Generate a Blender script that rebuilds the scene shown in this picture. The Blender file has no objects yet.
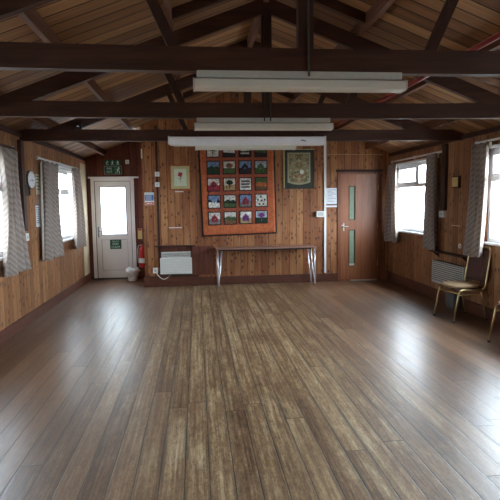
import bpy, bmesh, math, random
from mathutils import Vector, Matrix

random.seed(7)
SC = bpy.context.scene
COL = SC.collection
PI = math.pi

# ------------------------------------------------------------------ camera
EYE = 1.6
PITCH, YAW, ROLL, FPX = 0.0939, 0.1021, -0.0138, 510.5
cam_data = bpy.data.cameras.new('camera')
cam = bpy.data.objects.new('camera', cam_data)
COL.objects.link(cam)
F = Vector((math.sin(YAW) * math.cos(PITCH), math.cos(YAW) * math.cos(PITCH), -math.sin(PITCH)))
Rv = Vector((math.cos(YAW), -math.sin(YAW), 0.0))
Uv = Rv.cross(F)
R2 = Rv * math.cos(ROLL) + Uv * math.sin(ROLL)
U2 = -Rv * math.sin(ROLL) + Uv * math.cos(ROLL)
m = Matrix((R2, U2, -F)).transposed().to_4x4()
m.translation = Vector((0, 0, EYE))
cam.matrix_world = m
cam_data.sensor_fit = 'HORIZONTAL'
cam_data.sensor_width = 36.0
cam_data.lens = FPX / 500.0 * 36.0
cam_data.clip_end = 200
SC.camera = cam

# ------------------------------------------------------------------ world, exposure
EXPOSURE = 0.98
SKY_L, SKY_R = 4.2, 18.0
w = bpy.data.worlds.new('overcast_sky')
SC.world = w
w.use_nodes = True
wn = w.node_tree
bg = wn.nodes['Background']
tc = wn.nodes.new('ShaderNodeTexCoord')
sx = wn.nodes.new('ShaderNodeSeparateXYZ')
mr = wn.nodes.new('ShaderNodeMapRange')
wn.links.new(tc.outputs['Generated'], sx.inputs[0])
wn.links.new(sx.outputs['X'], mr.inputs['Value'])
mr.inputs['From Min'].default_value = -0.6
mr.inputs['From Max'].default_value = 0.6
mr.inputs['To Min'].default_value = SKY_L
mr.inputs['To Max'].default_value = SKY_R
wn.links.new(mr.outputs[0], bg.inputs['Strength'])
bg.inputs['Color'].default_value = (0.80, 0.90, 1.0, 1)
SC.view_settings.view_transform = 'Standard'
SC.view_settings.look = 'None'
SC.view_settings.exposure = EXPOSURE
SC.view_settings.gamma = 1.0
SC.view_settings.use_curve_mapping = False
SC.cycles.use_denoising = True
SC.cycles.max_bounces = 10
SC.cycles.diffuse_bounces = 7
SC.cycles.glossy_bounces = 4
SC.cycles.transparent_max_bounces = 12
SC.cycles.sample_clamp_indirect = 8.0
SC.cycles.caustics_reflective = False
SC.cycles.caustics_refractive = False

# ------------------------------------------------------------------ room numbers (metres)
XL, XR = -2.288, 3.82
YF, YB, YR = -2.6, 9.87, 11.05       # front wall, gable wall, back of the porch recess
XREC = -1.02                          # where the gable wall ends and the recess begins
XC = 0.72
EAVE, SLOPE = 2.56, 0.38
RIDGE = EAVE + SLOPE * (XC - XL)


def roof_z(x):
    return RIDGE - SLOPE * abs(x - XC)


# ------------------------------------------------------------------ materials
def lin(c):
    def f(v):
        v /= 255.0
        return v / 12.92 if v <= 0.04045 else ((v + 0.055) / 1.055) ** 2.4
    return (f(c[0]), f(c[1]), f(c[2]), 1.0)


class NT:
    def __init__(s, name):
        s.m = bpy.data.materials.new(name)
        s.m.use_nodes = True
        s.t = s.m.node_tree
        s.b = s.t.nodes['Principled BSDF']
        s.out = s.t.nodes['Material Output']
        s._pos = None

    def n(s, typ, **kw):
        nd = s.t.nodes.new(typ)
        for k, v in kw.items():
            setattr(nd, k, v)
        return nd

    def put(s, sock, v):
        if hasattr(v, 'is_output') or hasattr(v, 'links'):
            s.t.links.new(v, sock)
        else:
            sock.default_value = v

    def math(s, op, a, b=None, c=None):
        nd = s.n('ShaderNodeMath', operation=op)
        s.put(nd.inputs[0], a)
        if b is not None:
            s.put(nd.inputs[1], b)
        if c is not None:
            s.put(nd.inputs[2], c)
        return nd.outputs[0]

    def pos(s):
        if s._pos is None:
            tcn = s.n('ShaderNodeTexCoord')
            sp = s.n('ShaderNodeSeparateXYZ')
            s.t.links.new(tcn.outputs['Object'], sp.inputs[0])
            s._pos = (sp.outputs[0], sp.outputs[1], sp.outputs[2], tcn.outputs['Object'])
        return s._pos

    def vec(s, x, y, z):
        nd = s.n('ShaderNodeCombineXYZ')
        for i, v in enumerate((x, y, z)):
            s.put(nd.inputs[i], v)
        return nd.outputs[0]

    def noise(s, v, scale=1.0, detail=3.0, rough=0.55, dist=0.0):
        nd = s.n('ShaderNodeTexNoise')
        s.put(nd.inputs['Vector'], v)
        nd.inputs['Scale'].default_value = scale
        nd.inputs['Detail'].default_value = detail
        nd.inputs['Roughness'].default_value = rough
        nd.inputs['Distortion'].default_value = dist
        return nd.outputs[0]

    def white(s, v):
        nd = s.n('ShaderNodeTexWhiteNoise', noise_dimensions='3D')
        s.put(nd.inputs['Vector'], v)
        return nd.outputs['Value']

    def voronoi(s, v, scale=1.0):
        nd = s.n('ShaderNodeTexVoronoi')
        s.put(nd.inputs['Vector'], v)
        nd.inputs['Scale'].default_value = scale
        return nd

    def ramp(s, fac, stops, interp='LINEAR'):
        nd = s.n('ShaderNodeValToRGB')
        cr = nd.color_ramp
        cr.interpolation = interp
        while len(cr.elements) < len(stops):
            cr.elements.new(0.5)
        for e, (p, c) in zip(cr.elements, stops):
            e.position = p
            e.color = c
        s.put(nd.inputs[0], fac)
        return nd.outputs[0]

    def step(s, fac, lo, hi, a=0.0, b=1.0):
        nd = s.n('ShaderNodeMapRange')
        nd.interpolation_type = 'SMOOTHSTEP'
        s.put(nd.inputs['Value'], fac)
        nd.inputs['From Min'].default_value = lo
        nd.inputs['From Max'].default_value = hi
        nd.inputs['To Min'].default_value = a
        nd.inputs['To Max'].default_value = b
        return nd.outputs[0]

    def mix(s, fac, a, b, mode='MIX'):
        nd = s.n('ShaderNodeMix', data_type='RGBA', blend_type=mode)
        s.put(nd.inputs[0], fac)
        s.put(nd.inputs[6], a)
        s.put(nd.inputs[7], b)
        return nd.outputs[2]

    def bump(s, h, strength=0.3, dist=0.005):
        nd = s.n('ShaderNodeBump')
        nd.inputs['Strength'].default_value = strength
        nd.inputs['Distance'].default_value = dist
        s.put(nd.inputs['Height'], h)
        s.t.links.new(nd.outputs[0], s.b.inputs['Normal'])


def plain(name, c, rough=0.6, metal=0.0, var=0.06, scale=12.0, spec=0.5):
    n = NT(name)
    x, y, z, o = n.pos()
    f = n.noise(o, scale, 3)
    c1 = lin(c)
    dk = tuple(v * (1 - var * 2.2) for v in c1[:3]) + (1,)
    lt = tuple(min(1, v * (1 + var * 1.2)) for v in c1[:3]) + (1,)
    n.put(n.b.inputs['Base Color'], n.ramp(f, [(0.3, dk), (0.7, lt)]))
    n.b.inputs['Roughness'].default_value = rough
    n.b.inputs['Metallic'].default_value = metal
    n.b.inputs['Specular IOR Level'].default_value = spec
    return n.m


def panel_wood(name, axis, cols, bw=0.14, knots=1.0, rough=0.5, stain=None):
    """Vertical tongue-and-groove pine boards with knots; axis = the one the boards repeat along."""
    n = NT(name)
    P = n.pos()
    u, z = P[axis], P[2]
    q = n.math('DIVIDE', u, bw)
    idx = n.math('FLOOR', q)
    fr = n.math('FRACT', q)
    r1 = n.white(n.vec(idx, 3.1, 0.0))
    r2 = n.white(n.vec(idx, 7.7, 2.0))
    off = n.math('MULTIPLY', r1, 31.0)
    gz = n.math('ADD', z, off)
    grain = n.noise(n.vec(n.math('MULTIPLY', u, 26.0), n.math('MULTIPLY', gz, 1.3), off), 1.0, 5, 0.6, 0.8)
    broad = n.noise(n.vec(n.math('MULTIPLY', u, 3.0), n.math('MULTIPLY', gz, 0.9), off), 1.0, 2, 0.5)
    val = n.math('ADD', n.math('MULTIPLY', r2, 0.28), n.math('ADD', n.math('MULTIPLY', grain, 0.65), n.math('MULTIPLY', broad, 0.6)))
    col = n.ramp(n.math('MULTIPLY', val, 0.72), [(0.22, lin(cols[0])), (0.5, lin(cols[1])), (0.78, lin(cols[2]))])
    # knots
    vo = n.n('ShaderNodeTexVoronoi', voronoi_dimensions='2D')
    n.put(vo.inputs['Vector'], n.vec(n.math('MULTIPLY', u, 15.0), n.math('MULTIPLY', gz, 9.0), 0.0))
    vo.inputs['Scale'].default_value = 1.0
    sep = n.n('ShaderNodeSeparateColor')
    n.t.links.new(vo.outputs['Color'], sep.inputs[0])
    has = n.step(sep.outputs[0], 0.60, 0.64)
    size = n.math('ADD', n.math('MULTIPLY', sep.outputs[1], 0.13), 0.07)
    kd = n.math('DIVIDE', vo.outputs['Distance'], size)
    k = n.math('MULTIPLY', n.step(kd, 0.7, 1.3, 1.0, 0.0), n.math('MULTIPLY', has, 0.72 * knots))
    halo = n.math('MULTIPLY', n.step(kd, 0.8, 3.2, 1.0, 0.0), n.math('MULTIPLY', has, 0.45 * knots))
    col = n.mix(halo, col, lin((84, 42, 20)))
    col = n.mix(k, col, lin((34, 16, 9)))
    edge = n.math('MINIMUM', fr, n.math('SUBTRACT', 1.0, fr))
    g = n.step(edge, 0.012, 0.05, 1.0, 0.0)
    col = n.mix(n.math('MULTIPLY', g, 0.8), col, lin((30, 16, 10)))
    n.put(n.b.inputs['Base Color'], col)
    n.put(n.b.inputs['Roughness'], n.step(grain, 0.2, 0.8, rough - 0.06, rough + 0.1))
    n.b.inputs['Specular IOR Level'].default_value = 0.35
    n.bump(n.math('SUBTRACT', n.math('MULTIPLY', grain, 0.12), g), 0.5, 0.006)
    return n.m


def board_wood(name, cols, scales=(3, 3, 30), rough=0.6, spec=0.4):
    """Plain sawn timber; scales stretch the grain (small number = along the grain)."""
    n = NT(name)
    x, y, z, o = n.pos()
    v = n.vec(n.math('MULTIPLY', x, scales[0]), n.math('MULTIPLY', y, scales[1]), n.math('MULTIPLY', z, scales[2]))
    g = n.noise(v, 1.0, 5, 0.6, 0.5)
    n.put(n.b.inputs['Base Color'], n.ramp(g, [(0.3, lin(cols[0])), (0.7, lin(cols[1]))]))
    n.b.inputs['Roughness'].default_value = rough
    n.b.inputs['Specular IOR Level'].default_value = spec
    n.bump(g, 0.2, 0.003)
    return n.m


def roof_boards(name):
    n = NT(name)
    x, y, z, o = n.pos()
    bw = 0.18
    q = n.math('DIVIDE', y, bw)
    idx = n.math('FLOOR', q)
    fr = n.math('FRACT', q)
    side = n.math('GREATER_THAN', x, XC)
    r1 = n.white(n.vec(idx, side, 0.0))
    r2 = n.white(n.vec(idx, side, 5.0))
    off = n.math('MULTIPLY', r1, 23.0)
    g = n.noise(n.vec(n.math('ADD', n.math('MULTIPLY', x, 1.2), off), n.math('MULTIPLY', y, 28.0), off), 1.0, 5, 0.6, 0.7)
    val = n.math('ADD', n.math('MULTIPLY', r2, 0.55), n.math('MULTIPLY', g, 0.65))
    col = n.ramp(val, [(0.25, lin((98, 64, 40))), (0.6, lin((140, 100, 66))), (0.95, lin((184, 142, 100)))])
    edge = n.math('MINIMUM', fr, n.math('SUBTRACT', 1.0, fr))
    gap = n.step(edge, 0.025, 0.07, 1.0, 0.0)
    col = n.mix(n.math('MULTIPLY', gap, 0.9), col, lin((22, 14, 9)))
    n.put(n.b.inputs['Base Color'], col)
    n.b.inputs['Roughness'].default_value = 0.65
    n.b.inputs['Specular IOR Level'].default_value = 0.3
    n.bump(n.math('SUBTRACT', n.math('MULTIPLY', g, 0.15), gap), 0.6, 0.008)
    return n.m


def floor_boards(name):
    n = NT(name)
    x, y, z, o = n.pos()
    bw = 0.1447
    q = n.math('DIVIDE', n.math('ADD', x, 1.2641 + bw * 20), bw)
    idx = n.math('FLOOR', q)
    fr = n.math('FRACT', q)
    r1 = n.white(n.vec(idx, 0.0, 0.0))
    r2 = n.white(n.vec(idx, 0.0, 9.0))
    # boards butt end to end every 4.1 m, staggered
    qy = n.math('DIVIDE', n.math('ADD', y, n.math('MULTIPLY', r1, 4.1)), 4.1)
    iy = n.math('FLOOR', qy)
    fy = n.math('FRACT', qy)
    rb = n.white(n.vec(idx, iy, 4.0))
    off = n.math('MULTIPLY', rb, 41.0)
    streak = n.noise(n.vec(n.math('MULTIPLY', x, 60.0), n.math('MULTIPLY', y, 3.0), off), 1.0, 6, 0.65, 0.8)
    fleck = n.noise(n.vec(n.math('MULTIPLY', x, 52.0), n.math('MULTIPLY', y, 10.0), off), 1.0, 8, 0.8, 0.0)
    cloud = n.noise(n.vec(n.math('MULTIPLY', x, 5.5), n.math('MULTIPLY', y, 2.0), n.math('MULTIPLY', rb, 0.5)), 1.0, 5, 0.65, 0.4)
    wob = n.noise(n.vec(n.math('MULTIPLY', x, 0.8), n.math('MULTIPLY', y, 0.4), 3.0), 1.0, 3, 0.6)
    # the varnish is worn away down the middle of the hall
    mid = n.math('ABSOLUTE', n.math('SUBTRACT', x, 0.45))
    mid = n.math('ADD', mid, n.math('MULTIPLY', n.math('SUBTRACT', wob, 0.5), 1.2))
    worn = n.step(mid, 0.3, 2.0, 1.0, 0.0)
    varn = n.ramp(n.math('ADD', n.math('MULTIPLY', streak, 0.75), n.math('MULTIPLY', rb, 0.2)),
                  [(0.30, lin((74, 46, 30))), (0.52, lin((112, 76, 52))), (0.75, lin((150, 110, 80)))])
    speck = n.noise(n.vec(n.math('MULTIPLY', x, 120.0), n.math('MULTIPLY', y, 45.0), off), 1.0, 3, 0.6, 0.0)
    fleck = n.math('ADD', n.math('MULTIPLY', fleck, 0.68), n.math('MULTIPLY', speck, 0.32))
    fine = n.noise(n.vec(n.math('MULTIPLY', x, 46.0), n.math('MULTIPLY', y, 1.1), off), 1.0, 4, 0.6, 0.0)
    mixv = n.math('ADD', n.math('MULTIPLY', fleck, 0.42), n.math('ADD', n.math('MULTIPLY', cloud, 0.26), n.math('ADD', n.math('MULTIPLY', fine, 0.30), n.math('MULTIPLY', rb, 0.045))))
    bare = n.ramp(mixv, [(0.38, lin((58, 38, 24))), (0.46, lin((110, 82, 56))), (0.52, lin((146, 116, 82))), (0.58, lin((186, 160, 122))), (0.65, lin((222, 204, 168)))])
    col = n.mix(n.math('MULTIPLY', n.math('ADD', n.math('MULTIPLY', worn, 0.8), 0.12), 1.0), varn, bare)
    edge = n.math('MINIMUM', fr, n.math('SUBTRACT', 1.0, fr))
    ey = n.math('MINIMUM', fy, n.math('SUBTRACT', 1.0, fy))
    gw = n.math('ADD', 0.016, n.math('MULTIPLY', r2, 0.018))
    gap = n.math('MAXIMUM', n.step(n.math('DIVIDE', edge, gw), 0.5, 1.2, 1.0, 0.0), n.step(ey, 0.0006, 0.0014, 1.0, 0.0))
    grime = n.math('MULTIPLY', n.step(edge, 0.02, 0.22, 1.0, 0.0), n.math('MULTIPLY', n.step(cloud, 0.42, 0.62), n.math('ADD', n.math('MULTIPLY', worn, 0.5), 0.12)))
    col = n.mix(grime, col, lin((64, 50, 38)))
    col = n.mix(n.math('MULTIPLY', gap, 0.85), col, lin((22, 15, 11)))
    n.put(n.b.inputs['Base Color'], col)
    rg = n.math('ADD', 0.35, n.math('MULTIPLY', worn, 0.09))
    rg = n.math('ADD', rg, n.math('MULTIPLY', n.math('SUBTRACT', cloud, 0.5), 0.14))
    rg = n.math('ADD', rg, n.math('MULTIPLY', n.math('SUBTRACT', streak, 0.5), 0.30))
    n.put(n.b.inputs['Roughness'], rg)
    n.b.inputs['Specular IOR Level'].default_value = 1.0
    cup = n.math('MULTIPLY', n.math('MULTIPLY', edge, n.math('SUBTRACT', 1.0, edge)), 0.5)
    wave = n.noise(n.vec(n.math('MULTIPLY', x, 14.0), n.math('MULTIPLY', y, 2.5), off), 1.0, 3, 0.6, 0.0)
    h = n.math('ADD', n.math('SUBTRACT', n.math('ADD', n.math('MULTIPLY', streak, 0.12), n.math('MULTIPLY', wave, 0.8)), gap), cup)
    n.bump(h, 0.3, 0.005)
    return n.m


def glass_mat(name, frosted=False):
    n = NT(name)
    t = n.n('ShaderNodeBsdfTransparent')
    t.inputs[0].default_value = (0.93, 0.96, 0.97, 1)
    g = n.n('ShaderNodeBsdfGlossy')
    g.inputs['Roughness'].default_value = 0.25 if frosted else 0.03
    fz = n.n('ShaderNodeLayerWeight')
    fz.inputs['Blend'].default_value = 0.5
    mx = n.n('ShaderNodeMixShader')
    n.put(mx.inputs[0], n.math('ADD', n.math('MULTIPLY', n.math('POWER', fz.outputs['Facing'], 5.0), 0.7), 0.035))
    if frosted:
        tr = n.n('ShaderNodeBsdfTranslucent')
        tr.inputs[0].default_value = (0.95, 0.97, 0.97, 1)
        m2 = n.n('ShaderNodeMixShader')
        m2.inputs[0].default_value = 0.45
        n.t.links.new(t.outputs[0], m2.inputs[1])
        n.t.links.new(tr.outputs[0], m2.inputs[2])
        n.t.links.new(m2.outputs[0], mx.inputs[1])
    else:
        n.t.links.new(t.outputs[0], mx.inputs[1])
    n.t.links.new(g.outputs[0], mx.inputs[2])
    n.t.links.new(mx.outputs[0], n.out.inputs[0])
    return n.m


def curtain_mat(name):
    n = NT(name)
    x, y, z, o = n.pos()
    d1 = n.math('FRACT', n.math('MULTIPLY', n.math('ADD', n.math('MULTIPLY', y, 1.1), n.math('MULTIPLY', z, 1.0)), 13.0))
    d2 = n.math('FRACT', n.math('MULTIPLY', n.math('SUBTRACT', n.math('MULTIPLY', y, 1.1), n.math('MULTIPLY', z, 1.0)), 13.0))
    a = n.step(n.math('ABSOLUTE', n.math('SUBTRACT', d1, 0.5)), 0.12, 0.26, 1.0, 0.0)
    b = n.step(n.math('ABSOLUTE', n.math('SUBTRACT', d2, 0.5)), 0.05, 0.16, 1.0, 0.0)
    wv = n.noise(o, 90.0, 2)
    col = n.mix(n.math('MULTIPLY', a, 0.42), lin((186, 172, 162)), lin((108, 94, 90)))
    col = n.mix(n.math('MULTIPLY', b, 0.14), col, lin((150, 130, 120)))
    col = n.mix(n.math('MULTIPLY', wv, 0.3), col, lin((150, 138, 130)))
    n.put(n.b.inputs['Base Color'], col)
    n.b.inputs['Roughness'].default_value = 0.9
    n.b.inputs['Specular IOR Level'].default_value = 0.1
    tr = n.n('ShaderNodeBsdfTranslucent')
    n.put(tr.inputs[0], col)
    mx = n.n('ShaderNodeMixShader')
    mx.inputs[0].default_value = 0.28
    n.t.links.new(n.b.outputs[0], mx.inputs[1])
    n.t.links.new(tr.outputs[0], mx.inputs[2])
    n.t.links.new(mx.outputs[0], n.out.inputs[0])
    return n.m


PINE = [(118, 72, 42), (160, 106, 64), (196, 146, 96)]
M = {}
M['wall_x'] = panel_wood('pine_panelling_gable', 0, [(88, 46, 26), (140, 86, 52), (192, 138, 90)], 0.138, 1.0)
M['wall_y'] = panel_wood('pine_panelling_sides', 1, [(90, 54, 32), (140, 94, 60), (184, 136, 94)], 0.138, 0.95)
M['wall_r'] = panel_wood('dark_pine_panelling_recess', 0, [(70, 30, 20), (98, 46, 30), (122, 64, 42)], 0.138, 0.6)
M['roof'] = roof_boards('roof_boards')
M['floor'] = floor_boards('worn_floor_boards')
M['beam_x'] = board_wood('dark_stained_timber_across', [(50, 27, 19), (80, 46, 32)], (2, 26, 26))
M['beam_y'] = board_wood('pine_purlin_timber', [(84, 50, 36), (122, 82, 60)], (26, 2, 26))
M['post'] = board_wood('dark_post_timber', [(44, 25, 18), (68, 40, 28)], (26, 26, 2))
M['skirt'] = board_wood('red_brown_skirting_paint', [(78, 42, 30), (104, 60, 43)], (3, 3, 22), 0.45)
M['dark'] = board_wood('dark_brown_stain', [(44, 24, 18), (70, 38, 28)], (4, 20, 20))
M['dpanel'] = board_wood('dark_red_brown_board', [(84, 44, 30), (116, 62, 42)], (24, 24, 2))
M['doorwood'] = board_wood('sapele_door_veneer', [(128, 76, 48), (156, 98, 66)], (20, 20, 1.2), 0.4)
M['doorframe'] = board_wood('brown_door_frame', [(104, 60, 38), (130, 78, 52)], (20, 20, 2), 0.45)
M['white'] = plain('white_upvc', (236, 236, 238), 0.35, 0, 0.01)
M['upvc'] = plain('door_upvc', (242, 236, 232), 0.4, 0, 0.02, 3)
M['beadgrey'] = plain('grey_rubber_bead', (150, 150, 152), 0.5)
M['plastic'] = plain('white_plastic', (232, 232, 228), 0.4, 0, 0.01)
M['enamel'] = plain('white_enamelled_steel', (226, 226, 218), 0.4, 0, 0.02)
M['greyenamel'] = plain('grey_white_steel', (196, 196, 188), 0.45, 0, 0.03)
M['diffuser'] = plain('frosted_diffuser', (216, 214, 202), 0.35, 0, 0.03, 4)
M['trunk'] = plain('screen_case_paint', (246, 245, 250), 0.4, 0, 0.02)
M['black'] = plain('black_plastic', (24, 22, 22), 0.5)
M['slot'] = plain('dark_slot', (60, 58, 54), 0.7)
M['redpipe'] = plain('dark_red_pipe_paint', (140, 30, 24), 0.3, 0, 0.05)
M['gold'] = plain('brass_finish_tube', (206, 184, 132), 0.3, 0.75, 0.04)
M['chrome'] = plain('pale_chrome_tube', (220, 218, 218), 0.25, 0.6, 0.02)
M['seat'] = plain('beige_seat_fabric', (184, 154, 120), 0.85, 0, 0.08, 40)
M['back'] = plain('dark_brown_back_fabric', (92, 62, 54), 0.85, 0, 0.12, 30)
M['tabletop'] = board_wood('bench_top_laminate', [(140, 104, 92), (164, 126, 112)], (2, 20, 20), 0.35)
M['brass'] = plain('satin_metal', (210, 206, 196), 0.3, 0.7, 0.02)
M['doorlitwood'] = board_wood('door_lit_cream_boards', [(196, 176, 140), (222, 206, 174)], (20, 20, 1.5), 0.5)
M['glass'] = glass_mat('window_glass')
M['frost'] = glass_mat('frosted_door_glass', True)
M['greenglass'] = plain('grey_green_wired_glass', (138, 152, 128), 0.15, 0, 0.04, 20)
M['curtain'] = curtain_mat('woven_curtain_cloth')
M['lining'] = plain('cream_lining', (246, 236, 218), 0.9, 0, 0.03)
M['quilt'] = plain('orange_quilt_cloth', (186, 100, 60), 0.95, 0, 0.14, 22)
M['quilt2'] = plain('rust_sashing_cloth', (164, 84, 60), 0.95, 0, 0.2, 30)
M['qblack'] = plain('black_binding', (34, 24, 24), 0.9)
M['paper'] = plain('white_paper', (228, 228, 232), 0.7, 0, 0.03, 30)
M['cream'] = plain('cream_card', (214, 206, 180), 0.7, 0, 0.05, 20)
M['blue'] = plain('sign_blue', (40, 92, 168), 0.5)
M['signred'] = plain('sign_red', (196, 84, 84), 0.5)
M['green'] = plain('sign_green', (22, 84, 52), 0.5)
M['signwhite'] = plain('sign_white', (226, 232, 226), 0.5)
M['red'] = plain('extinguisher_red', (184, 30, 32), 0.3)
M['yellow'] = plain('sign_yellow', (214, 186, 120), 0.6)
M['mat'] = plain('pale_green_mount', (186, 180, 130), 0.7, 0, 0.03)
M['printgreen'] = plain('pale_green_print', (208, 214, 190), 0.7, 0, 0.03)
M['rosered'] = plain('flower_red', (168, 42, 52), 0.7)
M['stem'] = plain('stem_green', (84, 112, 84), 0.7)
M['frame_or'] = board_wood('orange_pine_frame', [(140, 72, 34), (172, 96, 50)], (12, 12, 12), 0.4)
M['frame_gr'] = plain('dark_green_mount', (44, 50, 40), 0.55, 0, 0.1)
M['gilt'] = plain('gilt_edge', (198, 184, 132), 0.35, 0.4)
M['bin'] = plain('thin_white_bag', (250, 250, 252), 0.45, 0, 0.05)
M['bracket'] = plain('grey_bracket', (120, 118, 112), 0.5)
M['boxcard'] = plain('grey_storage_plastic', (96, 98, 94), 0.6, 0, 0.06)
M['grass'] = plain('outdoor_gravel', (150, 146, 140), 0.9, 0, 0.15, 3)
M['paving'] = plain('outdoor_wall_render', (190, 186, 176), 0.9)
M['inkdark'] = plain('print_grey', (96, 100, 110), 0.7)


# ------------------------------------------------------------------ mesh helper
class MB:
    def __init__(s):
        s.bm = bmesh.new()
        s.mi = 0

    def _new(s, verts, faces):
        vs = [s.bm.verts.new(v) for v in verts]
        for f in faces:
            try:
                fc = s.bm.faces.new([vs[i] for i in f])
                fc.material_index = s.mi
            except ValueError:
                pass
        return vs

    def box(s, x0, x1, y0, y1, z0, z1, bevel=0.0):
        x0, x1 = min(x0, x1), max(x0, x1)
        y0, y1 = min(y0, y1), max(y0, y1)
        z0, z1 = min(z0, z1), max(z0, z1)
        v = [(x0, y0, z0), (x1, y0, z0), (x1, y1, z0), (x0, y1, z0), (x0, y0, z1), (x1, y0, z1), (x1, y1, z1), (x0, y1, z1)]
        f = [(0, 3, 2, 1), (4, 5, 6, 7), (0, 1, 5, 4), (1, 2, 6, 5), (2, 3, 7, 6), (3, 0, 4, 7)]
        vs = s._new(v, f)
        if bevel:
            es = list({e for q in vs for e in q.link_edges})
            bmesh.ops.bevel(s.bm, geom=es, offset=bevel, segments=2, affect='EDGES', profile=0.5)
        return s

    def prism(s, pts, axis, a, b):
        """Polygon pts (2D, in the two other axes in order) extruded along axis from a to b."""
        def mk(p, t):
            if axis == 'x':
                return (t, p[0], p[1])
            if axis == 'y':
                return (p[0], t, p[1])
            return (p[0], p[1], t)
        n = len(pts)
        v = [mk(p, a) for p in pts] + [mk(p, b) for p in pts]
        f = [tuple(range(n)), tuple(range(2 * n - 1, n - 1, -1))]
        f += [(i, i + n, (i + 1) % n + n, (i + 1) % n) for i in range(n)]
        s._new(v, f)
        return s

    def bar(s, p0, p1, w, h, up=(0, 0, 1)):
        """Rectangular bar from p0 to p1, w across, h along up."""
        p0, p1 = Vector(p0), Vector(p1)
        d = (p1 - p0).normalized()
        sd = d.cross(Vector(up)).normalized()
        u = sd.cross(d).normalized()
        v = []
        for p in (p0, p1):
            for a, b in ((-1, -1), (1, -1), (1, 1), (-1, 1)):
                v.append(p + sd * (a * w / 2) + u * (b * h / 2))
        s._new(v, [(0, 1, 2, 3), (7, 6, 5, 4), (0, 4, 5, 1), (1, 5, 6, 2), (2, 6, 7, 3), (3, 7, 4, 0)])
        return s

    def tube(s, pts, r, seg=8, cap=True, radii=None):
        pts = [Vector(p) for p in pts]
        rings = []
        ref = None
        for i, p in enumerate(pts):
            if i == 0:
                d = pts[1] - p
            elif i == len(pts) - 1:
                d = p - pts[i - 1]
            else:
                d = (pts[i + 1] - p).normalized() + (p - pts[i - 1]).normalized()
            d.normalize()
            if ref is None:
                ref = Vector((0, 0, 1)) if abs(d.z) < 0.9 else Vector((1, 0, 0))
            a = d.cross(ref).normalized()
            b = a.cross(d).normalized()
            ref = b
            rr = radii[i] if radii else r
            rings.append([s.bm.verts.new(p + a * (rr * math.cos(2 * PI * k / seg)) + b * (rr * math.sin(2 * PI * k / seg))) for k in range(seg)])
        for i in range(len(rings) - 1):
            for k in range(seg):
                fc = s.bm.faces.new([rings[i][k], rings[i][(k + 1) % seg], rings[i + 1][(k + 1) % seg], rings[i + 1][k]])
                fc.material_index = s.mi
                fc.smooth = True
        if cap:
            for rg in (rings[0], rings[-1]):
                fc = s.bm.faces.new(rg)
                fc.material_index = s.mi
        return s

    def disc(s, c, n, r, t, seg=32, r2=None):
        """Solid disc centred c, axis n, thickness t (lathe-like short cylinder)."""
        n = Vector(n).normalized()
        c = Vector(c)
        s.tube([c, c + n * t], r, seg, True, [r, r2 if r2 else r])
        return s

    def lathe(s, c, prof, seg=20):
        c = Vector(c)
        rings = []
        for r, z in prof:
            rings.append([s.bm.verts.new(c + Vector((r * math.cos(2 * PI * k / seg), r * math.sin(2 * PI * k / seg), z))) for k in range(seg)])
        for i in range(len(rings) - 1):
            for k in range(seg):
                fc = s.bm.faces.new([rings[i][k], rings[i][(k + 1) % seg], rings[i + 1][(k + 1) % seg], rings[i + 1][k]])
                fc.material_index = s.mi
                fc.smooth = True
        for rg in (rings[0], rings[-1]):
            fc = s.bm.faces.new(rg)
            fc.material_index = s.mi
        return s

    def quad(s, a, b, c, d):
        s._new([a, b, c, d], [(0, 1, 2, 3)])
        return s

    def build(s, name, mats, parent=None, **props):
        bmesh.ops.recalc_face_normals(s.bm, faces=s.bm.faces)
        me = bpy.data.meshes.new(name)
        s.bm.to_mesh(me)
        s.bm.free()
        for mm in (mats if isinstance(mats, (list, tuple)) else [mats]):
            me.materials.append(mm)
        o = bpy.data.objects.new(name, me)
        COL.objects.link(o)
        if parent is not None:
            o.parent = parent
        for k, v in props.items():
            o[k] = v
        return o


def tag(o, label, cat, group=None, kind=None):
    o['label'] = label
    o['category'] = cat
    if group:
        o['group'] = group
    if kind:
        o['kind'] = kind
    return o


def empty(name, loc, label=None, cat=None, group=None, rz=0.0):
    o = bpy.data.objects.new(name, None)
    o.empty_display_size = 0.1
    COL.objects.link(o)
    o.location = loc
    o.rotation_euler = (0, 0, rz)
    if label:
        tag(o, label, cat, group)
    return o


def struct(o):
    o['kind'] = 'structure'
    return o


def smooth(o, ang=40):
    for p in o.data.polygons:
        p.use_smooth = True
    try:
        o.data.set_sharp_from_angle(angle=math.radians(ang))
    except Exception:
        pass
    return o


def text(name, body, size, loc, mat, parent, rot=(PI / 2, 0, 0), align='CENTER', ext=0.0005):
    cu = bpy.data.curves.new(name, 'FONT')
    cu.body = body
    cu.size = size
    cu.align_x = align
    cu.align_y = 'CENTER'
    cu.extrude = ext
    tmp = bpy.data.objects.new(name + '_source', cu)
    COL.objects.link(tmp)
    bpy.context.view_layer.update()
    me = bpy.data.meshes.new_from_object(tmp)
    bpy.data.objects.remove(tmp)
    me.name = name
    me.materials.clear()
    me.materials.append(mat)
    o = bpy.data.objects.new(name, me)
    COL.objects.link(o)
    o.parent = parent
    o.location = loc
    o.rotation_euler = rot
    return o


def copy_tree(o, parent=None):
    c = o.copy()
    COL.objects.link(c)
    c.parent = parent
    for ch in list(o.children):
        copy_tree(ch, c)
    return c


# ------------------------------------------------------------------ the outside
o = MB().box(-40, 40, -40, 50, -0.5, -0.35).build('ground', M['grass'])
struct(o)

# ------------------------------------------------------------------ floor
struct(MB().box(XL - 0.12, XR + 0.12, YF - 0.12, YR + 0.12, -0.12, 0.0).build('floor', M['floor']))

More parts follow.
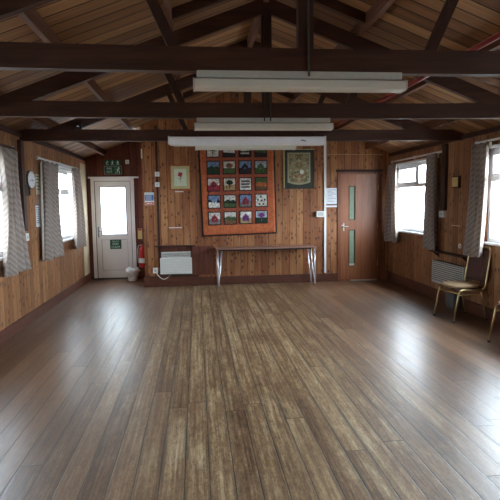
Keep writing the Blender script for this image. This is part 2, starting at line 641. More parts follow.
# ------------------------------------------------------------------ windows: (y0, y1, z0, z1)
WIN_L = [(8.10, 10.30, 1.00, 2.22), (4.35, 6.45, 1.00, 2.22), (0.2, 2.3, 1.00, 2.22)]
WIN_R = [(8.04, 9.54, 1.03, 2.245), (4.20, 6.43, 1.03, 2.245), (0.2, 2.3, 1.03, 2.245)]


def side_wall(name, x0, x1, wins, ya, yb):
    mb = MB()
    EAVE = roof_z(x0 if x0 > 0 else x1)
    ws = sorted(wins)
    y = ya
    for (a, b2, z0, z1) in ws:
        mb.box(x0, x1, y, a, 0, EAVE)
        mb.box(x0, x1, a, b2, 0, z0)
        mb.box(x0, x1, a, b2, z1, EAVE)
        y = b2
    mb.box(x0, x1, y, yb, 0, EAVE)
    return struct(mb.build(name, M['wall_y']))


side_wall('wall_left', XL - 0.12, XL, WIN_L, YF, YR + 0.12)
side_wall('wall_right', XR, XR + 0.12, WIN_R, YF, YR + 0.12)


def gable(mb, x0, x1, z0, ya, yb, z1=None):
    pts = [(x0, z0), (x1, z0)]
    if z1 is not None:
        pts += [(x1, z1), (x0, z1)]
    else:
        pts.append((x1, roof_z(x1)))
        if x0 < XC < x1:
            pts.append((XC, roof_z(XC)))
        pts.append((x0, roof_z(x0)))
    mb.prism(pts, 'y', ya, yb)


DX0, DX1, DZ1 = 2.785, 3.615, 2.15      # wooden door opening
mb = MB()
gable(mb, XREC, DX0, 0, YB, YB + 0.12)
gable(mb, DX0, DX1, DZ1, YB, YB + 0.12)
gable(mb, DX1, XR, 0, YB, YB + 0.12)
mb.box(XREC, XREC + 0.12, YB + 0.12, YR, 0, 2.95)
struct(mb.build('wall_back', M['wall_x']))

EX0, EX1, EZ1 = -2.18, -1.33, 2.13      # white door opening in the recess
mb = MB()
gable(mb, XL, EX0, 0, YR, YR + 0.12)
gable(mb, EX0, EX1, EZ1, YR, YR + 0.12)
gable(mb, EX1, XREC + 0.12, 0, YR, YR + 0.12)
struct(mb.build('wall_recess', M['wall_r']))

mb = MB()
gable(mb, XL, XR, 0, YF - 0.12, YF)
struct(mb.build('wall_front', M['wall_x']))

# roof boards
mb = MB()
T = 0.04
for sgn in (-1, 1):
    xe = XL - 0.35 if sgn < 0 else XR + 0.35
    ze = roof_z(xe)
    zr = roof_z(XC)
    mb.prism([(XC, zr), (xe, ze), (xe, ze + T), (XC, zr + T)], 'y', YF - 0.4, YR + 0.4)
struct(mb.build('ceiling', M['roof']))


# ------------------------------------------------------------------ windows
def window(name, side, y0, y1, z0, z1, mull, ztr, fans):
    """side -1 left wall, +1 right wall. mull: mullion ys above the transom."""
    xi = XL if side < 0 else XR
    xa, xb = (xi - 0.085, xi - 0.02) if side < 0 else (xi + 0.02, xi + 0.085)
    fw = 0.055
    mb = MB()
    mb.box(xa, xb, y0, y1, z0, z0 + fw, 0.004)
    mb.box(xa, xb, y0, y1, z1 - fw, z1, 0.004)
    mb.box(xa, xb, y0, y0 + fw, z0 + fw, z1 - fw, 0.004)
    mb.box(xa, xb, y1 - fw, y1, z0 + fw, z1 - fw, 0.004)
    for yy in mull:
        mb.box(xa, xb, yy - 0.03, yy + 0.03, ztr, z1 - fw, 0.004)
    mb.box(xa, xb, y0 + fw, y1 - fw, ztr - 0.03, ztr + 0.03, 0.004)
    root = struct(mb.build(name, M['white']))
    # inner sill and head trim
    s0, s1 = (xi - 0.02, xi + 0.05) if side < 0 else (xi - 0.05, xi + 0.02)
    MB().box(s0, s1, y0 - 0.04, y1 + 0.04, z0 - 0.03, z0, 0.004).build('window_sill', M['white'], root)
    MB().box(s0 * 1.0, s1, y0 - 0.02, y1 + 0.02, z1, z1 + 0.035, 0.003).build('window_head', M['white'], root)
    # opening fanlights with their own sash
    for k, (fa, fb) in enumerate(fans):
        f = MB()
        xx0, xx1 = (xb - 0.02, xb + 0.012) if side < 0 else (xa - 0.012, xa + 0.02)
        w2 = 0.045
        za, zb = ztr + 0.02, z1 - fw + 0.01
        f.box(xx0, xx1, fa, fb, za, za + w2, 0.004)
        f.box(xx0, xx1, fa, fb, zb - w2, zb, 0.004)
        f.box(xx0, xx1, fa, fa + w2, za + w2, zb - w2, 0.004)
        f.box(xx0, xx1, fb - w2, fb, za + w2, zb - w2, 0.004)
        fo = f.build('fanlight_sash', M['white'], root)
        yc = (fa + fb) / 2
        hx = xx1 if side < 0 else xx0
        MB().box(hx, hx - side * 0.02, yc - 0.06, yc + 0.06, za + 0.012, za + 0.03, 0.003).build('stay_handle', M['greyenamel'], fo)
    xg = (xa + xb) / 2
    MB().box(xg - 0.003, xg + 0.003, y0 + fw, y1 - fw, z0 + fw, z1 - fw).build('glass_pane', M['glass'], root)
    # daylight portal in the opening
    ld = bpy.data.lights.new('daylight_portal', 'AREA')
    ld.shape = 'RECTANGLE'
    ld.size, ld.size_y = y1 - y0, z1 - z0
    ld.cycles.is_portal = True
    lo = bpy.data.objects.new('daylight_portal', ld)
    COL.objects.link(lo)
    lo.location = (xi + side * 0.11, (y0 + y1) / 2, (z0 + z1) / 2)
    d = Vector((-side, 0, 0))
    lo.rotation_euler = d.to_track_quat('-Z', 'Z').to_euler()
    return root


window('window_1', -1, *WIN_L[0], [9.56], 1.80, [(8.16, 9.53)])
window('window_2', -1, *WIN_L[1], [5.6], 1.80, [(5.63, 6.39)])
window('window_3', -1, *WIN_L[2], [1.3], 1.80, [(1.33, 2.24)])
window('window_4', 1, *WIN_R[0], [8.63], 1.856, [(8.66, 9.48)])
window('window_5', 1, *WIN_R[1], [5.4], 1.856, [(5.43, 6.37)])
window('window_6', 1, *WIN_R[2], [1.3], 1.85, [(1.33, 2.24)])

# ------------------------------------------------------------------ doors
# white half-glazed door at the back of the recess
mb = MB()
yd = YR
mb.box(EX0 - 0.02, EX0 + 0.06, yd - 0.03, yd + 0.07, 0.03, EZ1, 0.004)
mb.box(EX1 - 0.06, EX1 + 0.02, yd - 0.03, yd + 0.07, 0.03, EZ1, 0.004)
mb.box(EX0 + 0.06, EX1 - 0.06, yd - 0.03, yd + 0.07, EZ1 - 0.06, EZ1, 0.004)
mb.box(EX0 - 0.06, EX1 + 0.12, yd - 0.07, yd, EZ1, EZ1 + 0.035, 0.004)
d1 = struct(mb.build('door_1', M['upvc']))
MB().box(EX0 - 0.02, EX1 + 0.02, yd - 0.03, yd + 0.10, 0.0, 0.03).build('door_threshold', M['slot'], d1)
lx0, lx1, gx0, gx1, gz0, gz1 = EX0 + 0.058, EX1 - 0.058, -2.02, -1.48, 0.945, 1.96
mb = MB()
mb.box(lx0, gx0, yd - 0.01, yd + 0.05, 0.028, EZ1 - 0.055, 0.004)
mb.box(gx1, lx1, yd - 0.01, yd + 0.05, 0.028, EZ1 - 0.055, 0.004)
mb.box(gx0, gx1, yd - 0.01, yd + 0.05, gz1, EZ1 - 0.055, 0.004)
mb.box(gx0, gx1, yd - 0.01, yd + 0.05, gz0 - 0.10, gz0, 0.004)
mb.box(gx0, gx1, yd - 0.01, yd + 0.05, 0.028, 0.19, 0.004)
mb.box(gx0, gx1, yd + 0.008, yd + 0.04, 0.19, gz0 - 0.10)
lf = mb.build('door_leaf', M['upvc'], d1)
mb = MB()
for a in ((gx0, gx0 + 0.02, gz0, gz1), (gx1 - 0.02, gx1, gz0, gz1), (gx0, gx1, gz0, gz0 + 0.02), (gx0, gx1, gz1 - 0.02, gz1)):
    mb.box(a[0], a[1], yd - 0.016, yd + 0.0, a[2], a[3], 0.003)
mb.build('glazing_bead', M['beadgrey'], lf)
mb = MB()
for q in ((lx0 - 0.004, lx0 + 0.004, 0.03, EZ1 - 0.06), (lx1 - 0.004, lx1 + 0.004, 0.03, EZ1 - 0.06), (lx0, lx1, EZ1 - 0.063, EZ1 - 0.056)):
    mb.box(q[0], q[1], yd - 0.0305, yd - 0.008, q[2], q[3])
mb.build('door_gasket', M['slot'], d1)
mb = MB()
for q in ((gx0, gx0 + 0.006, 0.19, gz0 - 0.10), (gx1 - 0.006, gx1, 0.19, gz0 - 0.10), (gx0, gx1, 0.19, 0.196), (gx0, gx1, gz0 - 0.106, gz0 - 0.10)):
    mb.box(q[0], q[1], yd + 0.002, yd + 0.008, q[2], q[3])
mb.build('panel_bead', M['beadgrey'], lf)
MB().box(gx0, gx1, yd + 0.015, yd + 0.022, gz0, gz1).build('glass_pane', M['frost'], lf)
mb = MB()
mb.box(-2.092, -2.062, yd - 0.022, yd - 0.01, 0.90, 1.12, 0.004)
mb.tube([(-2.077, yd - 0.02, 1.03), (-2.077, yd - 0.06, 1.03), (-2.06, yd - 0.065, 1.03), (-1.97, yd - 0.06, 1.03)], 0.011)
mb.build('door_handle', M['beadgrey'], lf)

ld = bpy.data.lights.new('daylight_portal', 'AREA')
ld.shape = 'RECTANGLE'
ld.size, ld.size_y = gx1 - gx0, gz1 - gz0
ld.cycles.is_portal = True
lo = bpy.data.objects.new('daylight_portal', ld)
COL.objects.link(lo)
lo.location = ((gx0 + gx1) / 2, YR + 0.11, (gz0 + gz1) / 2)
lo.rotation_euler = Vector((0, -1, 0)).to_track_quat('-Z', 'Z').to_euler()

# wooden door with two narrow vision panels
mb = MB()
mb.box(DX0 - 0.03, DX0 + 0.035, YB - 0.018, YB + 0.10, 0, DZ1 + 0.01, 0.003)
mb.box(DX1 - 0.035, DX1 + 0.03, YB - 0.018, YB + 0.10, 0, DZ1 + 0.01, 0.003)
mb.box(DX0 + 0.035, DX1 - 0.035, YB - 0.018, YB + 0.10, DZ1 - 0.035, DZ1 + 0.01, 0.003)
d2 = struct(mb.build('door_2', M['doorframe']))
MB().box(DX0 - 0.06, DX1 + 0.06, YB - 0.02, YB, DZ1 + 0.012, DZ1 + 0.055, 0.003).build('door_head', M['dark'], d2)
lx0, lx1 = DX0 + 0.034, DX1 - 0.034
vx0, vx1 = 2.988, 3.122
yl = YB + 0.005
mb = MB()
mb.box(lx0, vx0, yl, yl + 0.045, 0.0, DZ1 - 0.033, 0.002)
mb.box(vx1, lx1, yl, yl + 0.045, 0.0, DZ1 - 0.033, 0.002)
for a, b2 in ((0.0, 0.295), (1.02, 1.215), (1.885, DZ1 - 0.033)):
    mb.box(vx0, vx1, yl, yl + 0.045, a, b2)
lf = mb.build('door_leaf', M['doorwood'], d2)
for a, b2 in ((0.295, 1.02), (1.215, 1.885)):
    mb = MB()
    for q in ((vx0, vx0 + 0.012, a, b2), (vx1 - 0.012, vx1, a, b2), (vx0, vx1, a, a + 0.012), (vx0, vx1, b2 - 0.012, b2)):
        mb.box(q[0], q[1], yl - 0.006, yl + 0.012, q[2], q[3])
    vp = mb.build('vision_panel', M['dark'], lf)
    MB().box(vx0, vx1, yl + 0.015, yl + 0.022, a, b2).build('glass_pane', M['greenglass'], lf)
MB().box(vx0 + 0.004, vx1 - 0.004, yl - 0.002, yl + 0.01, 0.305, 0.345).build('pale_strip', M['cream'], lf)
mb = MB()
mb.box(2.872, 2.898, yl - 0.008, yl, 1.00, 1.16, 0.003)
mb.tube([(2.885, yl, 1.09), (2.885, yl - 0.045, 1.09), (2.90, yl - 0.05, 1.09), (2.975, yl - 0.045, 1.09)], 0.009)
mb.box(2.84, 2.872, yl - 0.006, yl, 1.10, 1.12)
mb.build('door_handle', M['brass'], lf)
for zz in (1.85, 1.1, 0.35):
    MB().tube([(lx1 + 0.002, yl - 0.008, zz - 0.05), (lx1 + 0.002, yl - 0.008, zz + 0.05)], 0.007).build('hinge', M['brass'], lf)
MB().box(3.02, 3.56, YB - 0.03, YB + 0.04, 0.0, 0.022).build('door_threshold', M['brass'], d2)

# ------------------------------------------------------------------ baseboards
struct(MB().box(XL, XL + 0.022, YF, YR, 0, 0.155, 0.004).build('baseboard_left', M['skirt']))
struct(MB().box(XR - 0.022, XR, YF, YB, 0, 0.165, 0.004).build('baseboard_right', M['skirt']))
struct(MB().box(0.0, DX0 - 0.035, YB - 0.022, YB, 0, 0.165, 0.004).build('baseboard_back', M['skirt']))
struct(MB().box(EX1 + 0.03, XREC, YR - 0.02, YR, 0, 0.155, 0.004).build('baseboard_recess', M['skirt']))
# boxed plinth under the heater
struct(MB().box(XREC - 0.02, 0.0, YB - 0.055, YB, 0, 0.205, 0.005).box(XREC - 0.02, XREC, YB, YR - 0.02, 0, 0.165).build('trim_1', M['skirt']))
# eaves moulding on both long walls
struct(MB().box(XL, XL + 0.03, YF, YR, EAVE - 0.075, EAVE - 0.015).build('trim_2', M['dark']))
struct(MB().box(XR - 0.03, XR, YF, YB, roof_z(XR) - 0.075, roof_z(XR) - 0.015).build('trim_3', M['dark']))

# added boards beside the white door, light from its glass painted into the cream
struct(MB().box(XL, XL + 0.012, 10.50, YR - 0.03, 0.155, 2.42, 0.003).build('trim_4', M['doorlitwood']))

# ------------------------------------------------------------------ roof timbers
PUR = 0.105
RAF = 0.15


def raf_z(x):          # underside of rafters
    return roof_z(x) - PUR - RAF


TRUSS_LABEL = ['dark timber roof truss nearest the camera, above the first strip light',
               'dark timber roof truss in the middle, above the second strip light',
               'dark timber roof truss nearest the gable wall, carrying the projector screen case']
for k, Y in enumerate((3.36, 5.18, 7.10)):
    t = empty('roof_truss', (XC, Y, 0), TRUSS_LABEL[k], 'roof truss', 'roof trusses across the hall')
    hw = 0.035
    # tie beam, sagging a little in the middle
    mb = MB()
    N = 12
    sag = [0.026, 0.020, 0.006][k]
    for i in range(N):
        xa = XL + (XR - XL) * i / N
        xb = XL + (XR - XL) * (i + 1) / N
        za = -sag * (1 - ((xa - XC) / 3.009) ** 2)
        zb = -sag * (1 - ((xb - XC) / 3.009) ** 2)
        z0, z1 = 2.435 + sag * 0.6, 2.585 + sag * 0.6
        mb.prism([(xa, z0 + za), (xb, z0 + zb), (xb, z1 + zb), (xa, z1 + za)], 'y', -hw, hw)
    bmesh.ops.remove_doubles(mb.bm, verts=mb.bm.verts, dist=1e-5)
    o = mb.build('tie_beam', M['beam_x'], t)
    o.location = (-XC, 0, 0)
    # king post
    o = MB().box(-0.05, 0.05, -hw * 0.9, hw * 0.9, 2.57, raf_z(XC) + 0.05).build('king_post', M['post'], t)
    for s in (-1, 1):
        # rafter
        x0 = 2.98 * s
        z_at = lambda xx: roof_z(XC + xx) - PUR - RAF / 2
        xs = 2.66 * s
        mb = MB()
        mb.prism([(0, raf_z(XC)), (xs, raf_z(XC + xs)), (xs + 0.25 * s, raf_z(XC + xs) + 0.02), (xs + 0.25 * s, raf_z(XC + xs + 0.25 * s) + RAF), (0, raf_z(XC) + RAF)], 'y', -hw * 0.8, hw * 0.8)
        mb.build('rafter', M['beam_x'], t)
        # strut
        mb = MB()
        mb.bar((0.84 * s, 0, 2.57), (1.075 * s, 0, 3.09), 0.05, 0.065, (1, 0, 0))
        mb.build('strut', M['post'], t)

# short rafters right under the boards, from the ridge to the upper purlins
names_y = [(4.88, 'short pair of ridge rafters just before the middle truss'), (6.80, 'short pair of ridge rafters just before the farthest truss'),
           (8.5, 'short pair of ridge rafters between the farthest truss and gable wall')]
for Y, lab in names_y:
    t = empty('ridge_rafter', (XC, Y, 0), lab, 'rafter', 'short rafters at the ridge')
    for s in (-1, 1):
        mb = MB()
        xa, xs = 0.026 * s, 0.903 * s
        mb.prism([(xa, roof_z(XC + xa) - 0.095), (xs, roof_z(XC + xs) - 0.095), (xs, roof_z(XC + xs) - 0.003), (xa, roof_z(XC + xa) - 0.003)], 'y', -0.025, 0.025)
        mb.build('sloping_rafter', M['beam_x'], t)

# purlins
pl = [(0.93, 'upper'), (1.87, 'middle'), (2.62, 'lower')]
for s, sn in ((-1, 'window wall with the clock'), (1, 'wall with the chairs')):
    for dx, nm in pl:
        x = XC + s * dx
        zt = roof_z(x)
        mb = MB()
        mb.prism([(-0.025, -PUR), (0.025, -PUR), (0.025, -0.025 * SLOPE * s), (-0.025, 0.025 * SLOPE * s)], 'y', YF, YB if (s > 0 or x > XREC) else YR)
        o = mb.build('purlin', M['beam_y'])
        o.location = (x, 0, zt - 0.003)
        tag(o, '%s pine purlin of the roof slope over the %s' % (nm, sn), 'purlin', 'purlins under the roof boards')
mb = MB().box(-0.025, 0.025, YF, YB, -0.16, -0.012)
o = mb.build('ridge_board', M['beam_y'])
o.location = (XC, 0, roof_z(XC))
tag(o, 'timber ridge board along the peak of the roof', 'ridge board')

# red pipe below the right-hand slope
mb = MB().tube([(2.25, YF, 2.80), (2.25, YB, 2.80)], 0.023, 12)
o = mb.build('red_pipe', M['redpipe'])
tag(o, 'dark red painted pipe running along the roof above the chairs side', 'pipe')

# small black detector on the third truss
o = empty('smoke_detector', (-1.53, 7.05, 2.62), 'tiny black sensor with white dot on the third truss near the clock', 'sensor')
MB().box(-0.06, 0.05, -0.03, 0.02, -0.035, 0.04, 0.01).build('housing', M['black'], o)
MB().lathe((0.0, 0, 0), [(0.012, -0.005), (0.014, 0), (0.01, 0.006)], 10).build('lens', M['signwhite'], o).location = (0.0, -0.035, 0.0)

# wall posts below the third truss
for x0, x1, Y, zb, lab in ((XL, XL + 0.05, 7.0, 1.26, 'dark wooden post on the wall between curtain and clock'),
                           (XR - 0.05, XR, 7.56, 1.43, 'dark wooden post on the wall between the two curtained windows')):
    o = MB().box(x0, x1, Y - 0.055, Y + 0.055, zb, 2.44, 0.004).build('wall_post', M['post'])
    tag(o, lab, 'post', 'posts under the third truss')


# ------------------------------------------------------------------ strip lights
def strip_light(Y, label, first):
    t = empty('strip_light', (0.690, Y, 2.43), label, 'ceiling light', 'fluorescent strip lights')
    L = 0.672
    mb = MB()
    mb.box(-L, L, -0.036, 0.036, -0.044, 0.004, 0.004)
    mb.build('housing', M['greyenamel'], t)
    mb = MB()
    mb.prism([(-0.065, -0.102), (-0.052, -0.111), (0.052, -0.111), (0.065, -0.102), (0.065, -0.058), (0.05, -0.050), (-0.05, -0.050), (-0.065, -0.058)], 'x', -L - 0.012, L + 0.012)
    dfo = mb.build('diffuser', M['diffuser'], t)
    for s in (-1, 1):
        MB().prism([(-0.068, -0.104), (-0.054, -0.114), (0.054, -0.114), (0.068, -0.104), (0.068, -0.056), (0.05, -0.047), (-0.05, -0.047), (-0.068, -0.056)], 'x', s * (L + 0.012), s * (L + 0.024)).build('end_cap', M['greyenamel'], t)
    return t


strip_light(3.36, 'white strip light under the truss nearest the camera, with the thin conduit above', True)
strip_light(5.18, 'white strip light under the middle truss, above the screen case', False)
strip_light(7.12, 'farthest white strip light, partly hidden behind the long screen case', False)
# supply conduits down the king posts
for Y, xs, lab in ((3.36, (0.735,), 'thin dark conduit down the king post of the nearest truss'), (5.18, (0.69, 0.75), 'pair of thin conduits down the middle truss to its strip light')):
    mb = MB()
    for xx in xs:
        mb.tube([(xx, Y - 0.048, 2.40), (xx, Y - 0.044, 3.35)], 0.007)
    o = mb.build('conduit', M['slot'])
    tag(o, lab, 'conduit')

# projector screen case on the third truss
t = empty('projector_screen', (0.708, 6.98, 2.42), 'long white roller screen case fixed along the third truss', 'projector screen')
MB().prism([(-0.055, -0.045), (-0.045, -0.055), (0.04, -0.055), (0.05, -0.045), (0.05, 0.055), (-0.045, 0.055), (-0.055, 0.045)], 'x', -1.045, 1.045).build('case', M['trunk'], t)
for s in (-1, 1):
    MB().box(s * 1.045, s * 1.068, -0.06, 0.055, -0.042, 0.062, 0.006).build('end_cap', M['plastic'], t)
MB().box(-1.0, 1.0, -0.02, 0.0, -0.068, -0.055, 0.003).build('weight_bar', M['enamel'], t)
mb = MB().tube([(0.0 + 0.045 * math.cos(a), -0.01, -0.075 + 0.022 * math.sin(a)) for a in [PI + PI * i / 8 for i in range(9)]], 0.004)
mb.build('pull_handle', M['enamel'], t)
MB().prism([(0.70, 0.005), (0.78, -0.012), (0.79, -0.004), (0.74, 0.012)], 'y', -0.0565, -0.0545).build('maker_mark', M['inkdark'], t)


# ------------------------------------------------------------------ curtains
def curtain(side, top, bot, zt, zb, label, folds=5, seed=1, mid=None, flare=0.05, lining=False):
    rnd = random.Random(seed)
    xi = XL if side < 0 else XR
    nu, nv = folds * 10, 26
    bm = bmesh.new()
    ph = rnd.random() * 6
    grid = []
    uvs = []
    for j in range(nv + 1):
        t = j / nv
        row = []
        mt = mid if mid else ((top[0] + bot[0]) / 2, (top[1] + bot[1]) / 2)
        # quadratic through top, mid, bottom
        def qd(k):
            return top[k] * (2 * t - 1) * (t - 1) + mt[k] * 4 * t * (1 - t) + bot[k] * t * (2 * t - 1)
        a, b2 = qd(0), qd(1)
        for i in range(nu + 1):
            u = i / nu
            amp = 0.030 + 0.020 * t
            wv = math.sin(u * folds * 2 * PI + ph + 0.5 * math.sin(3 * t + ph)) + 0.35 * math.sin(u * folds * 4.3 * PI + ph * 2 + t)
            off = 0.095 + amp * wv + flare * t ** 2
            yy = a + (b2 - a) * u + 0.01 * math.sin(u * 23 + t * 4)
            zz = zt + (zb - zt) * t + (0.006 * math.sin(u * 9 + ph) if j == nv else 0) + (0.008 * math.sin(u * folds * 4 * PI) if j == 0 else 0)
            row.append(bm.verts.new((xi - side * off, yy, zz)))
        grid.append(row)
    for j in range(nv):
        for i in range(nu):
            f = bm.faces.new([grid[j][i], grid[j][i + 1], grid[j + 1][i + 1], grid[j + 1][i]])
            f.smooth = True
    me = bpy.data.meshes.new('curtain')
    bm.to_mesh(me)
    bm.free()
    me.materials.append(M['curtain'])
    root = empty('curtain', (xi - side * 0.06, (top[0] + top[1]) / 2, zb), label, 'curtain', 'patterned window curtains')
    o = bpy.data.objects.new('curtain_cloth', me)
    COL.objects.link(o)
    o.parent = root
    o.location = -root.location
    md = o.modifiers.new('thick', 'SOLIDIFY')
    md.thickness = 0.004
    tp = MB()
    x0 = xi - side * 0.058
    tp.box(x0 - 0.003, x0 + 0.003, top[0] + 0.01, top[1] - 0.01, zt - 0.07, zt - 0.005)
    ho = tp.build('heading_tape', M['lining'], root)
    ho.location = -root.location
    if lining:
        lb = MB()
        N = 12
        xx = xi - side * 0.075
        pts = []
        for j in range(N + 1):
            t = j / N
            w0 = top[0] - 0.02 - 0.12 * t
            pts.append((w0, zt - 0.03 + (zb + 0.04 - zt) * t))
        pts2 = [(p[0] + 0.012, p[1]) for p in reversed(pts)]
        lb.prism(pts + pts2, 'x', xi - side * 0.05, xi - side * 0.075)
        lo = lb.build('lining', M['lining'], root, label='cream lining showing at the edge')
        lo.location = -root.location
    return root


curtain(-1, (6.06, 6.60), (5.84, 6.70), 2.26, 0.79, 'big taupe patterned curtain hanging beside the socket and dark post, cut by the photo edge', 3, 3, mid=(6.12, 6.58), flare=0.03)
curtain(-1, (7.75, 8.44), (7.62, 8.42), 2.235, 0.79, 'taupe patterned curtain nearest the clock, on the window beside the white door', 3, 5, mid=(7.68, 8.34), flare=0.02, lining=True)
curtain(-1, (9.50, 9.97), (9.34, 10.04), 2.25, 0.80, 'narrow taupe curtain closest to the white glazed door', 2, 9, mid=(9.50, 10.05), flare=0.01)
curtain(1, (9.36, 9.68), (9.22, 9.74), 2.275, 0.80, 'pale patterned curtain closest to the wooden door', 3, 12, flare=0.0)
curtain(1, (7.68, 8.03), (7.64, 8.09), 2.315, 0.80, 'brown grey patterned curtain between far window and dark wall post', 3, 14, flare=0.0)
curtain(1, (6.25, 6.66), (6.22, 6.62), 2.325, 0.838, 'patterned curtain hanging behind the chair with the white lining edge', 3, 21, flare=0.09)
# curtain rails
for side, y0, y1, z, lab in ((-1, 4.1, 6.75, 2.29, 'dark curtain rail over the near window by the clock'), (-1, 7.70, 10.15, 2.26, 'curtain rail over the window next to the white door'),
                             (1, 7.63, 9.74, 2.32, 'curtain rail over the far window by the wooden door'), (1, 4.0, 6.70, 2.335, 'curtain rail over the window behind the chairs')):
    xi = XL if side < 0 else XR
    x0 = xi - side * 0.035
    r = empty('curtain_rail', (xi - side * 0.02, (y0 + y1) / 2, z), lab, 'curtain rail')
    mb = MB().box(x0 - 0.008, x0 + 0.008, y0, y1, z, z + 0.028, 0.003)
    o = mb.build('rail', M['dark' if (side < 0 and y0 < 5) else 'plastic'], r)
    o.location = -r.location
    for yy in (y0 + 0.02, (y0 + y1) / 2, y1 - 0.02):
        o = MB().box(min(xi, x0), max(xi, x0), yy - 0.01, yy + 0.01, z - 0.015, z + 0.04, 0.002).build('rail_bracket', M['plastic'], r)
        o.location = -r.location

# ------------------------------------------------------------------ things on the left wall
t = empty('wall_clock', (XL, 7.36, 1.945), 'round pale wall clock with dark rim between the two curtained windows', 'clock', rz=-0.10)
MB().disc((0, 0, 0), (1, 0, 0), 0.125, 0.035, 40).build('rim', M['slot'], t)
MB().disc((0.0352, 0, 0), (1, 0, 0), 0.115, 0.002, 40).build('face', M['paper'], t)
for k in range(12):
    a = k * PI / 6
    MB().bar((0.038, math.sin(a) * 0.092, math.cos(a) * 0.092), (0.038, math.sin(a) * 0.106, math.cos(a) * 0.106), 0.006, 0.002, (1, 0, 0)).build('hour_mark', M['inkdark'], t)
for ln, a, wd in ((0.055, 1.9, 0.008), (0.085, 4.4, 0.005)):
    MB().bar((0.040, 0, 0), (0.040, math.sin(a) * ln, math.cos(a) * ln), wd, 0.002, (1, 0, 0)).build('clock_hand', M['black'], t)


def wall_sheet(name, side, y0, y1, z0, z1, mat, label, cat, lines=0, th=0.004, ink='inkdark', frame=None):
    xi = XL if side < 0 else XR
    r = empty(name, (xi, (y0 + y1) / 2, (z0 + z1) / 2), label, cat)
    w2, h2 = (y1 - y0) / 2, (z1 - z0) / 2
    s = -side
    MB().box(0, s * th, -w2, w2, -h2, h2).build('sheet', M[mat], r)
    if lines:
        mb = MB()
        for i in range(lines):
            zz = h2 * 0.8 - i * (1.6 * h2 / lines)
            mb.box(s * th, s * (th + 0.0008), -w2 * 0.75, w2 * (0.75 - 0.3 * ((i * 7) % 3) / 3), zz - h2 * 0.25 / lines, zz + h2 * 0.25 / lines)
        mb.build('printed_lines', M[ink], r)
    if frame:
        mb = MB()
        fw = 0.014
        for q in ((-w2 - fw, -w2, -h2 - fw, h2 + fw), (w2, w2 + fw, -h2 - fw, h2 + fw), (-w2, w2, h2, h2 + fw), (-w2, w2, -h2 - fw, -h2)):
            mb.box(0, s * (th + 0.012), q[0], q[1], q[2], q[3])
        mb.build('frame', M[frame], r)
    return r


wall_sheet('picture', -1, 7.15, 7.32, 1.74, 1.86, 'slot', 'small dark framed picture directly below the clock', 'picture', 0, 0.006, frame='dark')
wall_sheet('notice', -1, 7.64, 7.81, 1.75, 2.04, 'cream', 'narrow cream notice on the wall just beyond the clock', 'notice', 5, ink='stem')
wall_sheet('notice', -1, 7.57, 7.76, 1.285, 1.59, 'paper', 'white printed notice below the cream notice by the clock', 'notice', 8)
wall_sheet('notice', -1, 6.80, 6.92, 1.76, 2.06, 'cream', 'pale card strip beside the dark post and big curtain', 'notice', 0)


def socket_plate(name, loc, axis, w2, h2, label, cat='socket', d=0.022, mat='plastic', rock=True):
    """axis 'x+' facing +X, 'x-' facing -X, 'y-' facing -Y."""
    r = empty(name, loc, label, cat)
    if axis == 'y-':
        MB().box(-w2, w2, -d, 0, -h2, h2, 0.003).build('plate', M[mat], r)
        if rock:
            MB().box(-w2 * 0.35, w2 * 0.35, -d - 0.004, -d, -h2 * 0.4, h2 * 0.4, 0.001).build('rocker', M['greyenamel'], r)
    else:
        s = 1 if axis == 'x+' else -1
        MB().box(0, s * d, -w2, w2, -h2, h2, 0.003).build('plate', M[mat], r)
        if rock:
            MB().box(s * d, s * (d + 0.004), -w2 * 0.35, w2 * 0.35, -h2 * 0.4, h2 * 0.4, 0.001).build('rocker', M['greyenamel'], r)
    return r


socket_plate('wall_socket', (XL, 7.03, 1.175), 'x+', 0.065, 0.05, 'white socket box at the lower end of the dark post by the big curtain', d=0.045)
# ------------------------------------------------------------------ things on the right wall
socket_plate('wall_socket', (XR, 7.61, 1.37), 'x-', 0.075, 0.05, 'white socket box at the lower end of the post between the far curtains', d=0.045)
t = empty('thermostat', (XR, 7.21, 1.85), 'small square wooden box with pale face on the wall beyond the chairs', 'wall box')
MB().box(-0.04, 0, -0.10, 0.10, -0.085, 0.085, 0.003).build('case', M['dark'], t)
MB().box(-0.044, -0.04, -0.085, 0.085, -0.07, 0.07, 0.002).build('face', M['yellow'], t)
t = MB().box(XR - 0.012, XR, 7.11, 7.34, 1.202, 1.212).build('label_strip', M['cream'])
tag(t, 'thin pale strip on the right wall below the small wooden box', 'strip')
t = empty('cord_outlet', (XR, 7.085, 0.914), 'small round white outlet above the slatted heater on the right wall', 'outlet')
MB().disc((0, 0, 0), (-1, 0, 0), 0.042, 0.016, 20, 0.036).build('cover', M['plastic'], t)
MB().disc((-0.016, 0, 0), (-1, 0, 0), 0.012, 0.003, 12).build('button', M['slot'], t)


